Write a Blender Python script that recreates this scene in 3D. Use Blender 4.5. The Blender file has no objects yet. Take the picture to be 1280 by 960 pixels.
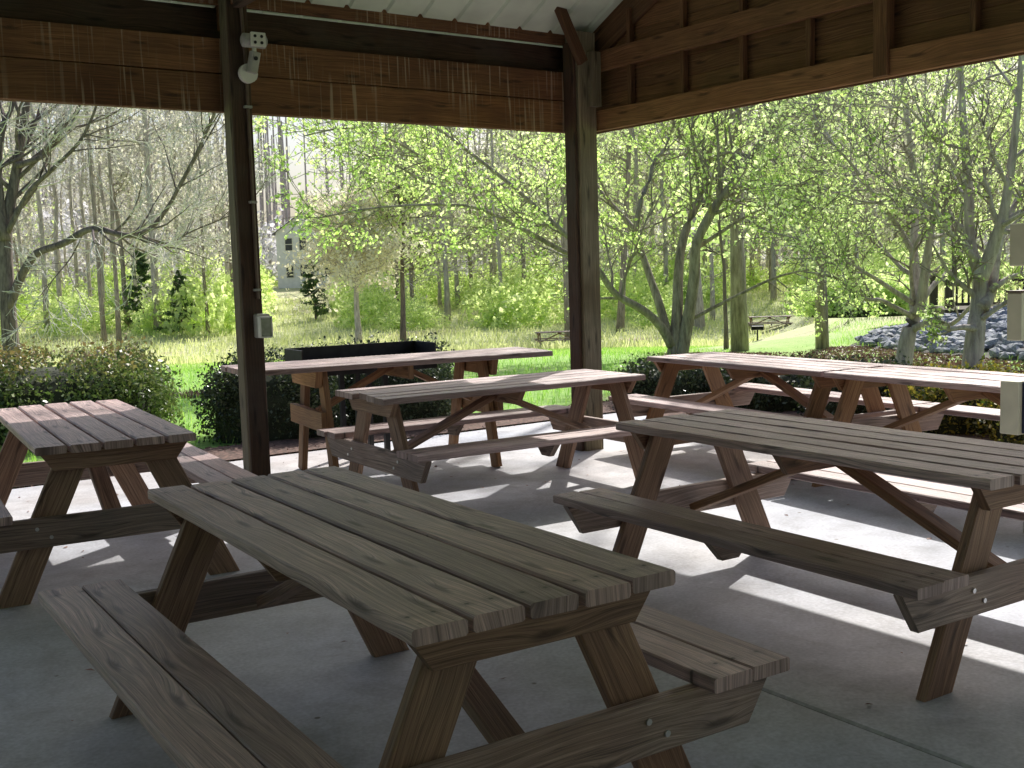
import bpy, math, random
import numpy as np
from mathutils import Vector, Matrix
C = bpy.context.scene.collection
scene = bpy.context.scene
rad = math.radians
# ------------------------------------------------------------------ camera
F_PX, CAM_H, PITCH, ROLL = 1395.35, 1.484, 0.0994, -0.0301
def at(px, py, Y):
    """world point at depth Y seen at this place of the photograph"""
    a, b = px - 640, py - 480
    X = a*math.cos(ROLL) + b*math.sin(ROLL); V = -a*math.sin(ROLL) + b*math.cos(ROLL)
    dy = math.cos(PITCH) - V/F_PX*math.sin(PITCH); dz = -math.sin(PITCH) - V/F_PX*math.cos(PITCH)
    return Vector((X/F_PX/dy*Y, Y, CAM_H + dz/dy*Y))
def hor(px): return 340.8 - (px-640)*0.0301
def dist(px, py): return CAM_H*F_PX/(py-hor(px))*1.0
R_, U_, F_ = Vector((1,0,0)), Vector((0,math.sin(PITCH),math.cos(PITCH))), Vector((0,math.cos(PITCH),-math.sin(PITCH)))
cr, sr = math.cos(ROLL), math.sin(ROLL)
cx, cy, cz = R_*cr+U_*sr, U_*cr-R_*sr, -F_
cd = bpy.data.cameras.new('camera'); cam = bpy.data.objects.new('camera', cd); C.objects.link(cam)
cam.matrix_world = Matrix(((cx.x,cy.x,cz.x,0),(cx.y,cy.y,cz.y,0),(cx.z,cy.z,cz.z,CAM_H),(0,0,0,1)))
cd.sensor_width = 36; cd.lens = 36*F_PX/1280; cd.clip_end = 2000; cd.clip_start = .05
scene.camera = cam
# ------------------------------------------------------------------ light
SUN_AZ, SUN_EL = rad(19.9), rad(42.8)
w = bpy.data.worlds.new("World"); scene.world = w; w.use_nodes = True
nt = w.node_tree; sky = nt.nodes.new('ShaderNodeTexSky'); sky.sky_type = 'NISHITA'; sky.sun_disc = False
sky.sun_elevation = SUN_EL; sky.sun_rotation = SUN_AZ; sky.dust_density = 4.2; sky.ozone_density = 3.0; sky.air_density = 1.0
nt.links.new(sky.outputs[0], nt.nodes['Background'].inputs[0]); nt.nodes['Background'].inputs[1].default_value = .15
sl = bpy.data.lights.new('sun','SUN'); sl.energy = 5; sl.angle = rad(.5); sl.color = (1,.965,.915)
so = bpy.data.objects.new('sun', sl); C.objects.link(so)
sd = Vector((math.sin(SUN_AZ)*math.cos(SUN_EL), math.cos(SUN_AZ)*math.cos(SUN_EL), math.sin(SUN_EL)))
so.rotation_euler = sd.to_track_quat('Z','Y').to_euler(); so.location = (0,0,30)
scene.view_settings.view_transform = 'Standard'; scene.view_settings.look = 'None'; scene.view_settings.exposure = 0
try: scene.cycles.max_bounces = 10; scene.cycles.transparent_max_bounces = 8
except Exception: pass
# ------------------------------------------------------------------ materials
def newmat(name):
    m = bpy.data.materials.new(name); m.use_nodes = True; t = m.node_tree
    return m, t, t.nodes['Principled BSDF']
def N(t, typ, **kw):
    n = t.nodes.new(typ)
    for k, v in kw.items():
        if k in n.inputs.keys(): n.inputs[k].default_value = v
        else: setattr(n, k, v)
    return n
def ramp(t, fac, stops):
    n = t.nodes.new('ShaderNodeValToRGB'); e = n.color_ramp.elements
    while len(e) < len(stops): e.new(.5)
    for i, (p, c) in enumerate(stops): e[i].position = p; e[i].color = (*c, 1)
    t.links.new(fac, n.inputs[0]); return n.outputs[0]
def mix(t, fac, a, b, mode='MIX'):
    n = t.nodes.new('ShaderNodeMixRGB'); n.blend_type = mode
    for s, v in ((0, fac), (1, a), (2, b)):
        if hasattr(v, 'is_linked'): t.links.new(v, n.inputs[s])
        elif isinstance(v, tuple): n.inputs[s].default_value = (*v, 1)
        else: n.inputs[s].default_value = v
    return n.outputs[0]
def math_(t, op, a, b=None, c=None):
    n = t.nodes.new('ShaderNodeMath'); n.operation = op
    for i, v in enumerate((a, b, c)):
        if v is None: continue
        if hasattr(v, 'is_linked'): t.links.new(v, n.inputs[i])
        else: n.inputs[i].default_value = v
    return n.outputs[0]
def wood(name, dark, light, stain=(.12,.11,.09), rough=.62, streaks=False, nails=False, bump=.5, cr_=.75):
    """weathered board: grain runs along U of the UV map; every board has its own UV offset"""
    m, t, b = newmat(name); L = t.links.new
    uv = N(t,'ShaderNodeUVMap').outputs[0]
    mp = N(t,'ShaderNodeMapping'); mp.inputs['Scale'].default_value = (1.6,9,1); L(uv, mp.inputs[0])
    kn = N(t,'ShaderNodeTexVoronoi', Scale=1.0, Randomness=1.0); kn.voronoi_dimensions = '2D'; L(mp.outputs[0], kn.inputs['Vector'])
    kd = kn.outputs['Distance']
    pull = math_(t,'MULTIPLY', math_(t,'POWER', math_(t,'SUBTRACT', 1.0, math_(t,'MINIMUM', kd, 1.0)), 4.0), .035)
    sx = N(t,'ShaderNodeSeparateXYZ'); L(uv, sx.inputs[0])
    wav = N(t,'ShaderNodeTexNoise', Scale=1.3, Detail=2.0); L(uv, wav.inputs['Vector'])
    v2 = math_(t,'ADD', math_(t,'ADD', sx.outputs[1], pull), math_(t,'MULTIPLY', wav.outputs[0], .06))
    cmb = N(t,'ShaderNodeCombineXYZ'); L(math_(t,'MULTIPLY', sx.outputs[0], 1.2), cmb.inputs[0]); L(math_(t,'MULTIPLY', v2, 95.0), cmb.inputs[1])
    g1 = N(t,'ShaderNodeTexNoise', Scale=1.0, Detail=5.0, Roughness=.7); L(cmb.outputs[0], g1.inputs['Vector'])
    cmb2 = N(t,'ShaderNodeCombineXYZ'); L(math_(t,'MULTIPLY', sx.outputs[0], 6.0), cmb2.inputs[0]); L(math_(t,'MULTIPLY', v2, 420.0), cmb2.inputs[1])
    g2 = N(t,'ShaderNodeTexNoise', Scale=1.0, Detail=3.0, Roughness=.6); L(cmb2.outputs[0], g2.inputs['Vector'])
    big = N(t,'ShaderNodeTexNoise', Scale=2.2, Detail=4.0, Roughness=.6); L(uv, big.inputs['Vector'])
    grain = ramp(t, g1.outputs[0], [(.30,dark),(.5,tuple((a+b_)/2 for a,b_ in zip(dark,light))),(.66,light)])
    cmb3 = N(t,'ShaderNodeCombineXYZ'); L(math_(t,'MULTIPLY', sx.outputs[0], .8), cmb3.inputs[0]); L(math_(t,'MULTIPLY', v2, 70.0), cmb3.inputs[1])
    g3 = N(t,'ShaderNodeTexNoise', Scale=1.0, Detail=3.0, Roughness=.55); L(cmb3.outputs[0], g3.inputs['Vector'])
    crack = ramp(t, g3.outputs[0], [(.47,(1,1,1)),(.492,(.28,.26,.25)),(.51,(1,1,1))])
    grain = mix(t, cr_, grain, crack, 'MULTIPLY')
    fine = ramp(t, g2.outputs[0], [(.33,(.45,.45,.45)),(.62,(1.1,1.1,1.1))])
    col = mix(t, .75, grain, fine, 'MULTIPLY')
    col = mix(t, math_(t,'MULTIPLY', ramp(t, big.outputs[0], [(.45,(0,0,0)),(.75,(1,1,1))]), .55), col, stain)
    hue = N(t,'ShaderNodeTexNoise', Scale=1.1, Detail=3.0, Roughness=.6); L(uv, hue.inputs['Vector'])
    col = mix(t, .85, col, ramp(t, hue.outputs[0], [(.36,(1.12,1.10,1.10)),(.52,(1,.96,.93)),(.66,(.84,.68,.58))]), 'MULTIPLY')
    knot = ramp(t, kd, [(.05,(1,1,1)),(.13,(0,0,0))])
    col = mix(t, math_(t,'MULTIPLY', knot, .75), col, tuple(x*.35 for x in dark))
    at_ = N(t,'ShaderNodeAttribute'); at_.attribute_name = 'tint'
    col = mix(t, 1.0, col, at_.outputs['Color'], 'MULTIPLY')
    if nails:
        oc = N(t,'ShaderNodeSeparateXYZ'); L(N(t,'ShaderNodeTexCoord').outputs['Object'], oc.inputs[0])
        fy = math_(t,'ABSOLUTE', math_(t,'SUBTRACT', math_(t,'FRACT', math_(t,'ADD', math_(t,'DIVIDE', math_(t,'ADD', oc.outputs[1], .29925), .1496), .5)), .5))
        dy = math_(t,'SUBTRACT', math_(t,'MULTIPLY', fy, .1496), .032)
        dx = math_(t,'SUBTRACT', math_(t,'ABSOLUTE', oc.outputs[0]), .91)
        dd_ = math_(t,'SQRT', math_(t,'ADD', math_(t,'MULTIPLY', dx, dx), math_(t,'MULTIPLY', dy, dy)))
        col = mix(t, ramp(t, dd_, [(.0035,(1,1,1)),(.0055,(0,0,0))]), col, (.03,.025,.022))
        col = mix(t, math_(t,'MULTIPLY', ramp(t, dd_, [(.004,(1,1,1)),(.03,(0,0,0))]), .45), col, (.10,.07,.06))
        spn = N(t,'ShaderNodeTexVoronoi', Scale=9.0); L(N(t,'ShaderNodeTexCoord').outputs['Object'], spn.inputs['Vector'])
        col = mix(t, math_(t,'MULTIPLY', ramp(t, spn.outputs['Distance'], [(.03,(1,1,1)),(.07,(0,0,0))]), .6), col, (.07,.055,.05))
    if streaks:
        geo = N(t,'ShaderNodeTexCoord').outputs['Object']
        m2 = N(t,'ShaderNodeMapping'); m2.inputs['Scale'].default_value = (44,44,1.3); L(geo, m2.inputs[0])
        s = N(t,'ShaderNodeTexNoise', Scale=1.0, Detail=2.0, Roughness=.5); L(m2.outputs[0], s.inputs['Vector'])
        m3 = N(t,'ShaderNodeMapping'); m3.inputs['Scale'].default_value = (1.7,1.7,1.2); L(geo, m3.inputs[0])
        s2 = N(t,'ShaderNodeTexNoise', Scale=1.0, Detail=1.0); L(m3.outputs[0], s2.inputs['Vector'])
        k = mix(t, 1.0, ramp(t, s.outputs[0], [(.56,(0,0,0)),(.64,(1,1,1))]), ramp(t, s2.outputs[0], [(.42,(0,0,0)),(.54,(1,1,1))]), 'MULTIPLY')
        col = mix(t, math_(t,'MULTIPLY', k, .55), col, (.50,.40,.28))
    L(col, b.inputs['Base Color']); b.inputs['Roughness'].default_value = rough
    bp = N(t,'ShaderNodeBump', Strength=bump, Distance=.004)
    hh = math_(t,'ADD', math_(t,'MULTIPLY', g1.outputs[0], 1.0), math_(t,'MULTIPLY', g2.outputs[0], .5))
    L(hh, bp.inputs['Height']); L(bp.outputs[0], b.inputs['Normal'])
    return m
W_TOP = wood('weathered_grey_board', (.30,.205,.19), (.80,.60,.565), stain=(.40,.355,.365), rough=.5, nails=True, bump=.9, cr_=.55)
W_LEG = wood('brown_timber', (.20,.11,.07), (.58,.38,.25), stain=(.22,.16,.12), rough=.7)
W_BEAM = wood('worn_timber', (.19,.13,.10), (.60,.46,.38), stain=(.25,.23,.23), rough=.6, bump=.8)
W_GOLD = wood('honey_timber', (.24,.12,.05), (.5,.29,.14), stain=(.2,.12,.07), rough=.7)
W_HEAD = wood('header_cedar', (.13,.055,.02), (.34,.165,.07), stain=(.10,.05,.03), rough=.8, streaks=True)
W_GABLE = wood('gable_cedar', (.16,.068,.026), (.41,.21,.092), stain=(.14,.09,.04), rough=.8)
W_POST = wood('treated_post', (.11,.095,.06), (.33,.28,.18), stain=(.11,.12,.07), rough=.8)
W_DBR = wood('dark_trim_and_shade', (.045,.025,.015), (.13,.07,.04), rough=.8)  # dark brown for trim and tie beams, also for painted shade
W_DARK = wood('dark_timber', (.05,.045,.025), (.14,.12,.07), rough=.9)  # dark timber of the corner block and the deck
def plain(name, col, rough=.6, metal=0, noise=.25, scale=8, col2=None):
    m, t, b = newmat(name)
    tc = N(t,'ShaderNodeTexCoord').outputs['Object']
    n = N(t,'ShaderNodeTexNoise', Scale=float(scale), Detail=4.0); t.links.new(tc, n.inputs['Vector'])
    c2 = col2 or tuple(x*(1-noise*1.6) for x in col)
    t.links.new(ramp(t, n.outputs[0], [(.35,c2),(.65,col)]), b.inputs['Base Color'])
    b.inputs['Roughness'].default_value = rough; b.inputs['Metallic'].default_value = metal
    bp = N(t,'ShaderNodeBump', Strength=.15, Distance=.01); t.links.new(n.outputs[0], bp.inputs['Height']); t.links.new(bp.outputs[0], b.inputs['Normal'])
    return m
M_ROOF = plain('roof_metal', (.74,.85,.70), .5, 0, .12, 3)
M_BLACK = plain('black_steel', (.03,.03,.035), .45, .3, .3, 14)
M_CREAM = plain('cream_enamel', (.74,.70,.52), .5, 0, .1, 6)
M_NAVY = plain('dark_panel', (.03,.035,.08), .35, 0, .2, 6)
M_WHITE = plain('white_plastic', (.8,.8,.74), .4, 0, .05, 6)
M_GREYP = plain('grey_plastic', (.42,.42,.38), .45, 0, .1, 12)
M_PIPE = plain('painted_conduit', (.16,.11,.08), .5, 0, .2, 12)
M_CLEAR = plain('smoky_cover', (.35,.34,.32), .15, 0, .2, 20)
M_BOLT = plain('zinc_bolt', (.7,.7,.7), .3, .9, .1, 30)
M_SIDING = plain('house_siding', (.84,.85,.90), .7, 0, .06, 3)
M_ROOFH = plain('house_shingle', (.22,.21,.21), .9, 0, .3, 5)
M_DARKGL = plain('window_glass', (.05,.06,.08), .1, 0, .1, 3)
def barkmat(name, light, dark):
    m, t, b = newmat(name); tc = N(t,'ShaderNodeTexCoord').outputs['Object']
    mp = N(t,'ShaderNodeMapping'); mp.inputs['Scale'].default_value = (16,16,2.6); t.links.new(tc, mp.inputs[0])
    n = N(t,'ShaderNodeTexNoise', Scale=1.0, Detail=6.0, Roughness=.7); t.links.new(mp.outputs[0], n.inputs['Vector'])
    n2 = N(t,'ShaderNodeTexNoise', Scale=1.6, Detail=3.0); t.links.new(tc, n2.inputs['Vector'])
    c = ramp(t, n.outputs[0], [(.36,dark),(.62,light)])
    c = mix(t, .5, c, ramp(t, n2.outputs[0], [(.35,(.7,.68,.66)),(.65,(1.15,1.12,1.1))]), 'MULTIPLY')
    t.links.new(c, b.inputs['Base Color']); b.inputs['Roughness'].default_value = .9
    bp = N(t,'ShaderNodeBump', Strength=.9, Distance=.02); t.links.new(n.outputs[0], bp.inputs['Height']); t.links.new(bp.outputs[0], b.inputs['Normal'])
    return m
M_BARK = barkmat('grey_bark', (.48,.41,.36), (.20,.165,.14))
M_BARKP = barkmat('pale_bark', (.66,.60,.58), (.34,.29,.29))
M_BARKD = barkmat('dark_bark', (.24,.19,.18), (.08,.06,.06))
M_TWIG = plain('pale_twig', (.84,.79,.75), .8, 0, .3, 3)
def rock_mat():
    m, t, b = newmat('riprap_stone')
    oi = N(t,'ShaderNodeObjectInfo'); g = N(t,'ShaderNodeNewGeometry')
    tc = N(t,'ShaderNodeTexCoord').outputs['Object']
    n = N(t,'ShaderNodeTexNoise', Scale=7.0, Detail=6.0); t.links.new(tc, n.inputs['Vector'])
    a = ramp(t, n.outputs[0], [(.3,(.16,.18,.22)),(.7,(.44,.46,.50))])
    r = math_(t,'FRACT', math_(t,'ADD', oi.outputs['Random'], g.outputs['Random Per Island']))
    c = mix(t, 1.0, a, ramp(t, r, [(0,(.55,.6,.72)),(.6,(.95,.97,1)),(1,(1.25,1.2,1.1))]), 'MULTIPLY')
    t.links.new(c, b.inputs['Base Color']); b.inputs['Roughness'].default_value = .75
    bp = N(t,'ShaderNodeBump', Strength=.5, Distance=.02); t.links.new(n.outputs[0], bp.inputs['Height']); t.links.new(bp.outputs[0], b.inputs['Normal'])
    return m
M_ROCK = rock_mat()
def leafmat(name, stops, trans=.5, rough=.5, tcol=None, zramp=None):
    """leaf-sized faces: each its own tone, light shines through"""
    m = bpy.data.materials.new(name); m.use_nodes = True; t = m.node_tree; t.nodes.clear(); L = t.links.new
    g = N(t,'ShaderNodeNewGeometry')
    tc = N(t,'ShaderNodeTexCoord').outputs['Object']
    n = N(t,'ShaderNodeTexNoise', Scale=.8, Detail=2.0); L(tc, n.inputs['Vector'])
    f = math_(t,'ADD', math_(t,'MULTIPLY', g.outputs['Random Per Island'], .65), math_(t,'MULTIPLY', n.outputs[0], .4))
    c = ramp(t, f, stops)
    if zramp:
        s = N(t,'ShaderNodeSeparateXYZ'); L(tc, s.inputs[0])
        k = math_(t,'ADD', s.outputs[2], math_(t,'MULTIPLY', math_(t,'SUBTRACT', g.outputs['Random Per Island'], .5), .35))
        c = mix(t, ramp(t, k, [(zramp[0],(0,0,0)),(zramp[1],(1,1,1))]), c, zramp[2])
    p = N(t,'ShaderNodeBsdfPrincipled'); L(c, p.inputs['Base Color']); p.inputs['Roughness'].default_value = rough
    tr = N(t,'ShaderNodeBsdfTranslucent'); L(mix(t, 1.0, c, tcol or (1.28,1.42,.92), 'MULTIPLY'), tr.inputs[0])
    ms = N(t,'ShaderNodeMixShader'); ms.inputs[0].default_value = trans
    L(p.outputs[0], ms.inputs[1]); L(tr.outputs[0], ms.inputs[2])
    o = N(t,'ShaderNodeOutputMaterial'); L(ms.outputs[0], o.inputs[0]); return m
L_SPRING = leafmat('spring_leaf', [(.12,(.14,.26,.06)),(.38,(.50,.62,.24)),(.8,(.86,.90,.60))], .68)
L_FRESH = leafmat('fresh_leaf', [(.12,(.20,.32,.10)),(.36,(.60,.68,.38)),(.8,(.90,.92,.72))], .68)
L_BLOOM = leafmat('pale_blossom', [(.15,(.74,.72,.52)),(.5,(.88,.85,.70)),(.9,(.95,.93,.86))], .6, tcol=(1.05,1.03,.95))
L_PALE = leafmat('budding_leaf', [(.15,(.46,.46,.36)),(.5,(.68,.68,.56)),(.9,(.86,.84,.76))], .6, tcol=(1.1,1.08,1.0))
L_HAZE = leafmat('haze_tint_leaf', [(.15,(.50,.50,.50)),(.5,(.68,.67,.66)),(.9,(.82,.82,.80))], .6, tcol=(1.05,1.05,1.1))  # distance haze painted into the leaf colour as pale grey
L_PINE = leafmat('pine_needle', [(.15,(.04,.08,.03)),(.5,(.09,.16,.06)),(.9,(.17,.25,.09))], .25)
L_HEDGE = leafmat('hedge_leaf', [(.15,(.06,.10,.03)),(.5,(.17,.24,.08)),(.9,(.34,.38,.16))], .25, .3, zramp=(.72,1.05,(.36,.25,.13)))
L_SHRUB = leafmat('evergreen_leaf', [(.15,(.02,.035,.015)),(.5,(.06,.085,.04)),(.9,(.15,.18,.09))], .15, .28)
L_GOLD = leafmat('variegated_leaf', [(.15,(.05,.09,.02)),(.5,(.22,.20,.05)),(.9,(.60,.45,.08))], .35, .35)
L_UNDER = leafmat('undergrowth_leaf', [(.15,(.38,.46,.20)),(.5,(.68,.73,.44)),(.9,(.88,.87,.64))], .65)
L_GRASS = leafmat('grass_blade', [(.15,(.18,.42,.06)),(.5,(.34,.60,.12)),(.9,(.54,.74,.24))], .5, tcol=(1.2,1.2,.9))
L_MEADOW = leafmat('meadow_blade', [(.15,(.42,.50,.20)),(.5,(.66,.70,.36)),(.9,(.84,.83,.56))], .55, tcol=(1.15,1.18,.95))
L_MULCH = leafmat('bark_chip', [(.15,(.09,.04,.03)),(.5,(.24,.12,.09)),(.9,(.46,.30,.24))], .1, tcol=(1,1,1))
# ------------------------------------------------------------------ mesh helpers
class MB:
    def __init__(s): s.v=[]; s.f=[]; s.uv=[]; s.tint=[]
    def board(s, p0, p1, wd, th, up=Vector((0,0,1)), seg=1, ch=.004, rng=None, jit=0, clip0=0, clip1=0, tint=None):
        """a bevelled board from p0 to p1; wd across, th along 'up'; clip: lower corner cut back at an end"""
        p0, p1 = Vector(p0), Vector(p1); d = (p1-p0); L = d.length; d.normalize()
        up = Vector(up); side = d.cross(up).normalized(); up = side.cross(d).normalized()
        a, b = wd/2, th/2; c = min(ch, a*.4, b*.4)
        sec = [(-a+c,-b),(a-c,-b),(a,-b+c),(a,b-c),(a-c,b),(-a+c,b),(-a,b-c),(-a,-b+c)]
        per = [0]
        for i in range(8): q, r = sec[i], sec[(i+1)%8]; per.append(per[-1]+math.hypot(r[0]-q[0], r[1]-q[1]))
        rg = rng or random
        ou, ov = rg.uniform(0,50), rg.uniform(0,50)
        tn = tint if tint is not None else rg.uniform(.72,1.2)
        ts = [i/seg for i in range(seg+1)]
        base = len(s.v); nr = 0; rows = []
        w0 = [rg.uniform(-1,1) for _ in range(4)]
        for t in ts:
            rows.append(t)
            bend = jit*(w0[0]*math.sin(t*3.1+w0[1]*3)+.5*w0[2]*math.sin(t*7+w0[3]*3))
            for (x, z) in sec:
                tt = t*L
                if t == 0: tt += c*.8*0; 
                if clip0 and t == 0 and z < 0: tt += clip0
                if clip1 and t == 1 and z < 0: tt -= clip1
                s.v.append(p0 + d*tt + side*(x+bend*.6) + up*(z+bend*.5+ (jit*.25*rg.uniform(-1,1) if jit else 0)))
        for i in range(seg):
            for k in range(8):
                k2 = (k+1)%8; A = base+i*8+k; B = base+i*8+k2; D_ = base+(i+1)*8+k; E_ = base+(i+1)*8+k2
                s.f.append((A,D_,E_,B))
                u0, u1 = ts[i]*L+ou, ts[i+1]*L+ou; v0, v1 = per[k]+ov, per[k+1]+ov
                s.uv += [(u0,v0),(u1,v0),(u1,v1),(u0,v1)]; s.tint.append(tn)
        for e, idx in ((0, list(range(8))), (1, list(range(7,-1,-1)))):
            o = base + (seg*8 if e else 0)
            s.f.append(tuple(o+k for k in idx))
            for k in idx: s.uv.append((ou+7+sec[k][1]*.6, ov+sec[k][0]*.35))
            s.tint.append(tn*.9)
    def box(s, x0,x1,y0,y1,z0,z1, **kw):
        s.board(((x0+x1)/2, y0, (z0+z1)/2), ((x0+x1)/2, y1, (z0+z1)/2), abs(x1-x0), abs(z1-z0), **kw)
    def poly(s, pts, tint=1):
        b = len(s.v); s.v += [Vector(p) for p in pts]; s.f.append(tuple(range(b, b+len(pts))))
        for p in pts: s.uv.append((p[0]*1.0+p[1]*.6, p[2]))
        s.tint.append(tint)
    def tube(s, pts, rads, n=6, cap=True):
        base = len(s.v); m = len(pts); ref = Vector((.31,.17,.93))
        for i, p in enumerate(pts):
            d = (pts[min(i+1,m-1)]-pts[max(i-1,0)])
            if d.length < 1e-6: d = Vector((0,0,1))
            d.normalize(); a = d.cross(ref)
            if a.length < .1: a = d.cross(Vector((1,0,0)))
            a.normalize(); b = d.cross(a)
            for k in range(n):
                an = 2*math.pi*k/n; s.v.append(p + (a*math.cos(an)+b*math.sin(an))*rads[i])
        for i in range(m-1):
            for k in range(n):
                k2=(k+1)%n; s.f.append((base+i*n+k, base+i*n+k2, base+(i+1)*n+k2, base+(i+1)*n+k))
                s.uv += [(k/n,i),((k+1)/n,i),((k+1)/n,i+1),(k/n,i+1)]; s.tint.append(1)
        if cap:
            for idx in (range(n-1,-1,-1), range((m-1)*n, m*n)):
                ii = [base+k for k in idx]; s.f.append(tuple(ii)); s.uv += [(0,0)]*n; s.tint.append(1)
    def build(s, name, mat, parent=None, smooth=False, loc=None):
        me = bpy.data.meshes.new(name); me.from_pydata([tuple(v) for v in s.v], [], s.f)
        uv = me.uv_layers.new(name='UVMap'); uv.data.foreach_set('uv', [c for q in s.uv for c in q])
        ca = me.color_attributes.new('tint','FLOAT_COLOR','CORNER'); arr=[]
        for f, tn in zip(s.f, s.tint): arr += [tn,tn,tn,1]*len(f)
        ca.data.foreach_set('color', arr)
        me.materials.append(mat); me.update()
        if smooth: me.shade_smooth()
        o = bpy.data.objects.new(name, me); C.objects.link(o)
        if parent: o.parent = parent
        if loc: o.location = loc
        return o
def tag(o, label=None, cat=None, group=None, kind=None):
    if label: o['label'] = label
    if cat: o['category'] = cat
    if group: o['group'] = group
    if kind: o['kind'] = kind
    return o
def empty(name, loc, rz=0, **kw):
    o = bpy.data.objects.new(name, None); C.objects.link(o); o.location = loc; o.rotation_euler = (0,0,rz)
    o.empty_display_size = .2; return tag(o, **kw)
def quads(name, P, size, mat, rng, parent=None, flat=.0, aspect=.6, upright=False, loc=None):
    """many leaf-sized faces, one mesh; P (n,3)"""
    P = np.asarray(P, dtype=np.float64); n = len(P)
    if n == 0: P = np.zeros((1,3)); n = 1
    a = rng.normal(size=(n,3)); 
    if upright: a = np.stack([rng.normal(size=n)*.25, rng.normal(size=n)*.25, np.ones(n)],1)
    if flat: a[:,2] *= (1-flat)
    a /= np.linalg.norm(a,axis=1)[:,None]+1e-9
    b = np.cross(a, rng.normal(size=(n,3)));
    if flat: b[:,2] *= (1-flat)
    b /= np.linalg.norm(b,axis=1)[:,None]+1e-9
    sz = (size*rng.uniform(.4,1.5,size=n))[:,None]
    if upright:
        V = np.stack([P-b*sz*aspect*.5, P+b*sz*aspect*.5, P+a*sz+b*sz*.12, P+a*sz*1.02],1)
    else:
        c = np.cross(a,b)
        V = np.stack([P-a*sz*.5, P-b*sz*aspect*.5+c*sz*.08, P+a*sz*.5, P+b*sz*aspect*.5+c*sz*.08],1)
    me = bpy.data.meshes.new(name); me.vertices.add(n*4); me.vertices.foreach_set('co', V.reshape(-1))
    me.loops.add(n*4); me.loops.foreach_set('vertex_index', np.arange(n*4,dtype=np.int32))
    me.polygons.add(n); me.polygons.foreach_set('loop_start', np.arange(n,dtype=np.int32)*4)
    try: me.polygons.foreach_set('loop_total', np.full(n,4,dtype=np.int32))
    except Exception: pass
    me.materials.append(mat); me.update(calc_edges=True); me.validate()
    o = bpy.data.objects.new(name, me); C.objects.link(o)
    if parent: o.parent = parent
    if loc: o.location = loc
    return o
def copy_tree(o, parent=None, kids={}):
    c = o.copy(); C.objects.link(c)
    if parent: c.parent = parent
    for ch in [q for q in ALL() if q.parent == o]: copy_tree(ch, c)
    return c
def ALL(): return list(bpy.data.objects)
# ------------------------------------------------------------------ ground
def terrain_z(x, y):
    d = math.hypot(x, y)
    A = ((0,0),(12,0),(20,-.06),(48,-1.85),(60,-1.6),(80,-.5),(110,.46),(170,2.6),(300,6),(5000,6))
    B = ((0,0),(20,0),(48,-.1),(80,0),(110,.46),(170,2.6),(300,6),(5000,6))
    def itp(T):
        for (a,p),(b,q) in zip(T[:-1],T[1:]):
            if d <= b: return p+(q-p)*(d-a)/(b-a)
        return T[-1][1]
    k = 1 if y <= 0 else min(1,max(0,(x/y-.25)/.06))
    if y <= 0: return -.02 + (itp(B) if d > 80 else 0)
    z = itp(A)*(1-k)+itp(B)*k
    return z-.02+.025*math.sin(x*.35+1)*min(1,max(0,y-11.5)/8)
def gdist(px, py):
    Y = 10.0
    while Y < 160:
        p = at(px,py,Y)
        if p.z <= terrain_z(p.x,p.y): return Y
        Y += .25
    return Y
def ground():
    xs = sorted(set([-900,-600,-400,-300,-230,-180,-150,-125]+[-100+4*i for i in range(51)]+[125,150,180,230,300,400,600,900]))
    ys = sorted(set([-900,-400,-200,-100,-60,-30,-10,0,5,8]+[10+1.5*i for i in range(20)]+[40+4*i for i in range(31)]+[180,220,260,320,400,600,900]))
    V=[];Fc=[]
    for y in ys:
        for x in xs: V.append((x,y,terrain_z(x,y)))
    nx=len(xs)
    for j in range(len(ys)-1):
        for i in range(nx-1): a=j*nx+i; Fc.append((a,a+1,a+nx+1,a+nx))
    me = bpy.data.meshes.new('ground'); me.from_pydata(V,[],Fc); me.shade_smooth()
    m, t, b = newmat('ground_turf'); L=t.links.new
    geo = N(t,'ShaderNodeNewGeometry').outputs['Position']
    n1 = N(t,'ShaderNodeTexNoise', Scale=.22, Detail=5.0, Roughness=.65); L(geo,n1.inputs['Vector'])
    n2 = N(t,'ShaderNodeTexNoise', Scale=9.0, Detail=5.0, Roughness=.7); L(geo,n2.inputs['Vector'])
    sp = N(t,'ShaderNodeSeparateXYZ'); L(geo, sp.inputs[0])
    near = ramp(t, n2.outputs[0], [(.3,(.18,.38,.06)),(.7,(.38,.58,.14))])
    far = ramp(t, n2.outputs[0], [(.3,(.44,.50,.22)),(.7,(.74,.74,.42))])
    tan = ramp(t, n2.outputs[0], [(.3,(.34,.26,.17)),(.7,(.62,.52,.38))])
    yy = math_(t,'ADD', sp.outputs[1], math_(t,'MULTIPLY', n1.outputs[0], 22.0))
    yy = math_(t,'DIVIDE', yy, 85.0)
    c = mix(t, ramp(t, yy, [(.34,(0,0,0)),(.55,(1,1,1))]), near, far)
    c = mix(t, ramp(t, n1.outputs[0], [(.56,(0,0,0)),(.68,(1,1,1))]), c, tan)
    L(c, b.inputs['Base Color']); b.inputs['Roughness'].default_value=.95
    bp = N(t,'ShaderNodeBump', Strength=.6, Distance=.05); L(n2.outputs[0], bp.inputs['Height']); L(bp.outputs[0], b.inputs['Normal'])
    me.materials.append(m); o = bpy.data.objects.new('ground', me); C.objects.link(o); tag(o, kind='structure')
ground()
# ------------------------------------------------------------------ pavilion frame of reference
WALL = rad(35); P2 = Vector((.624,9.23,0))
def loc2w(x, y, z=0): return Vector((P2.x+x*math.cos(WALL)-y*math.sin(WALL), P2.y+x*math.sin(WALL)+y*math.cos(WALL), z))
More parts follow.
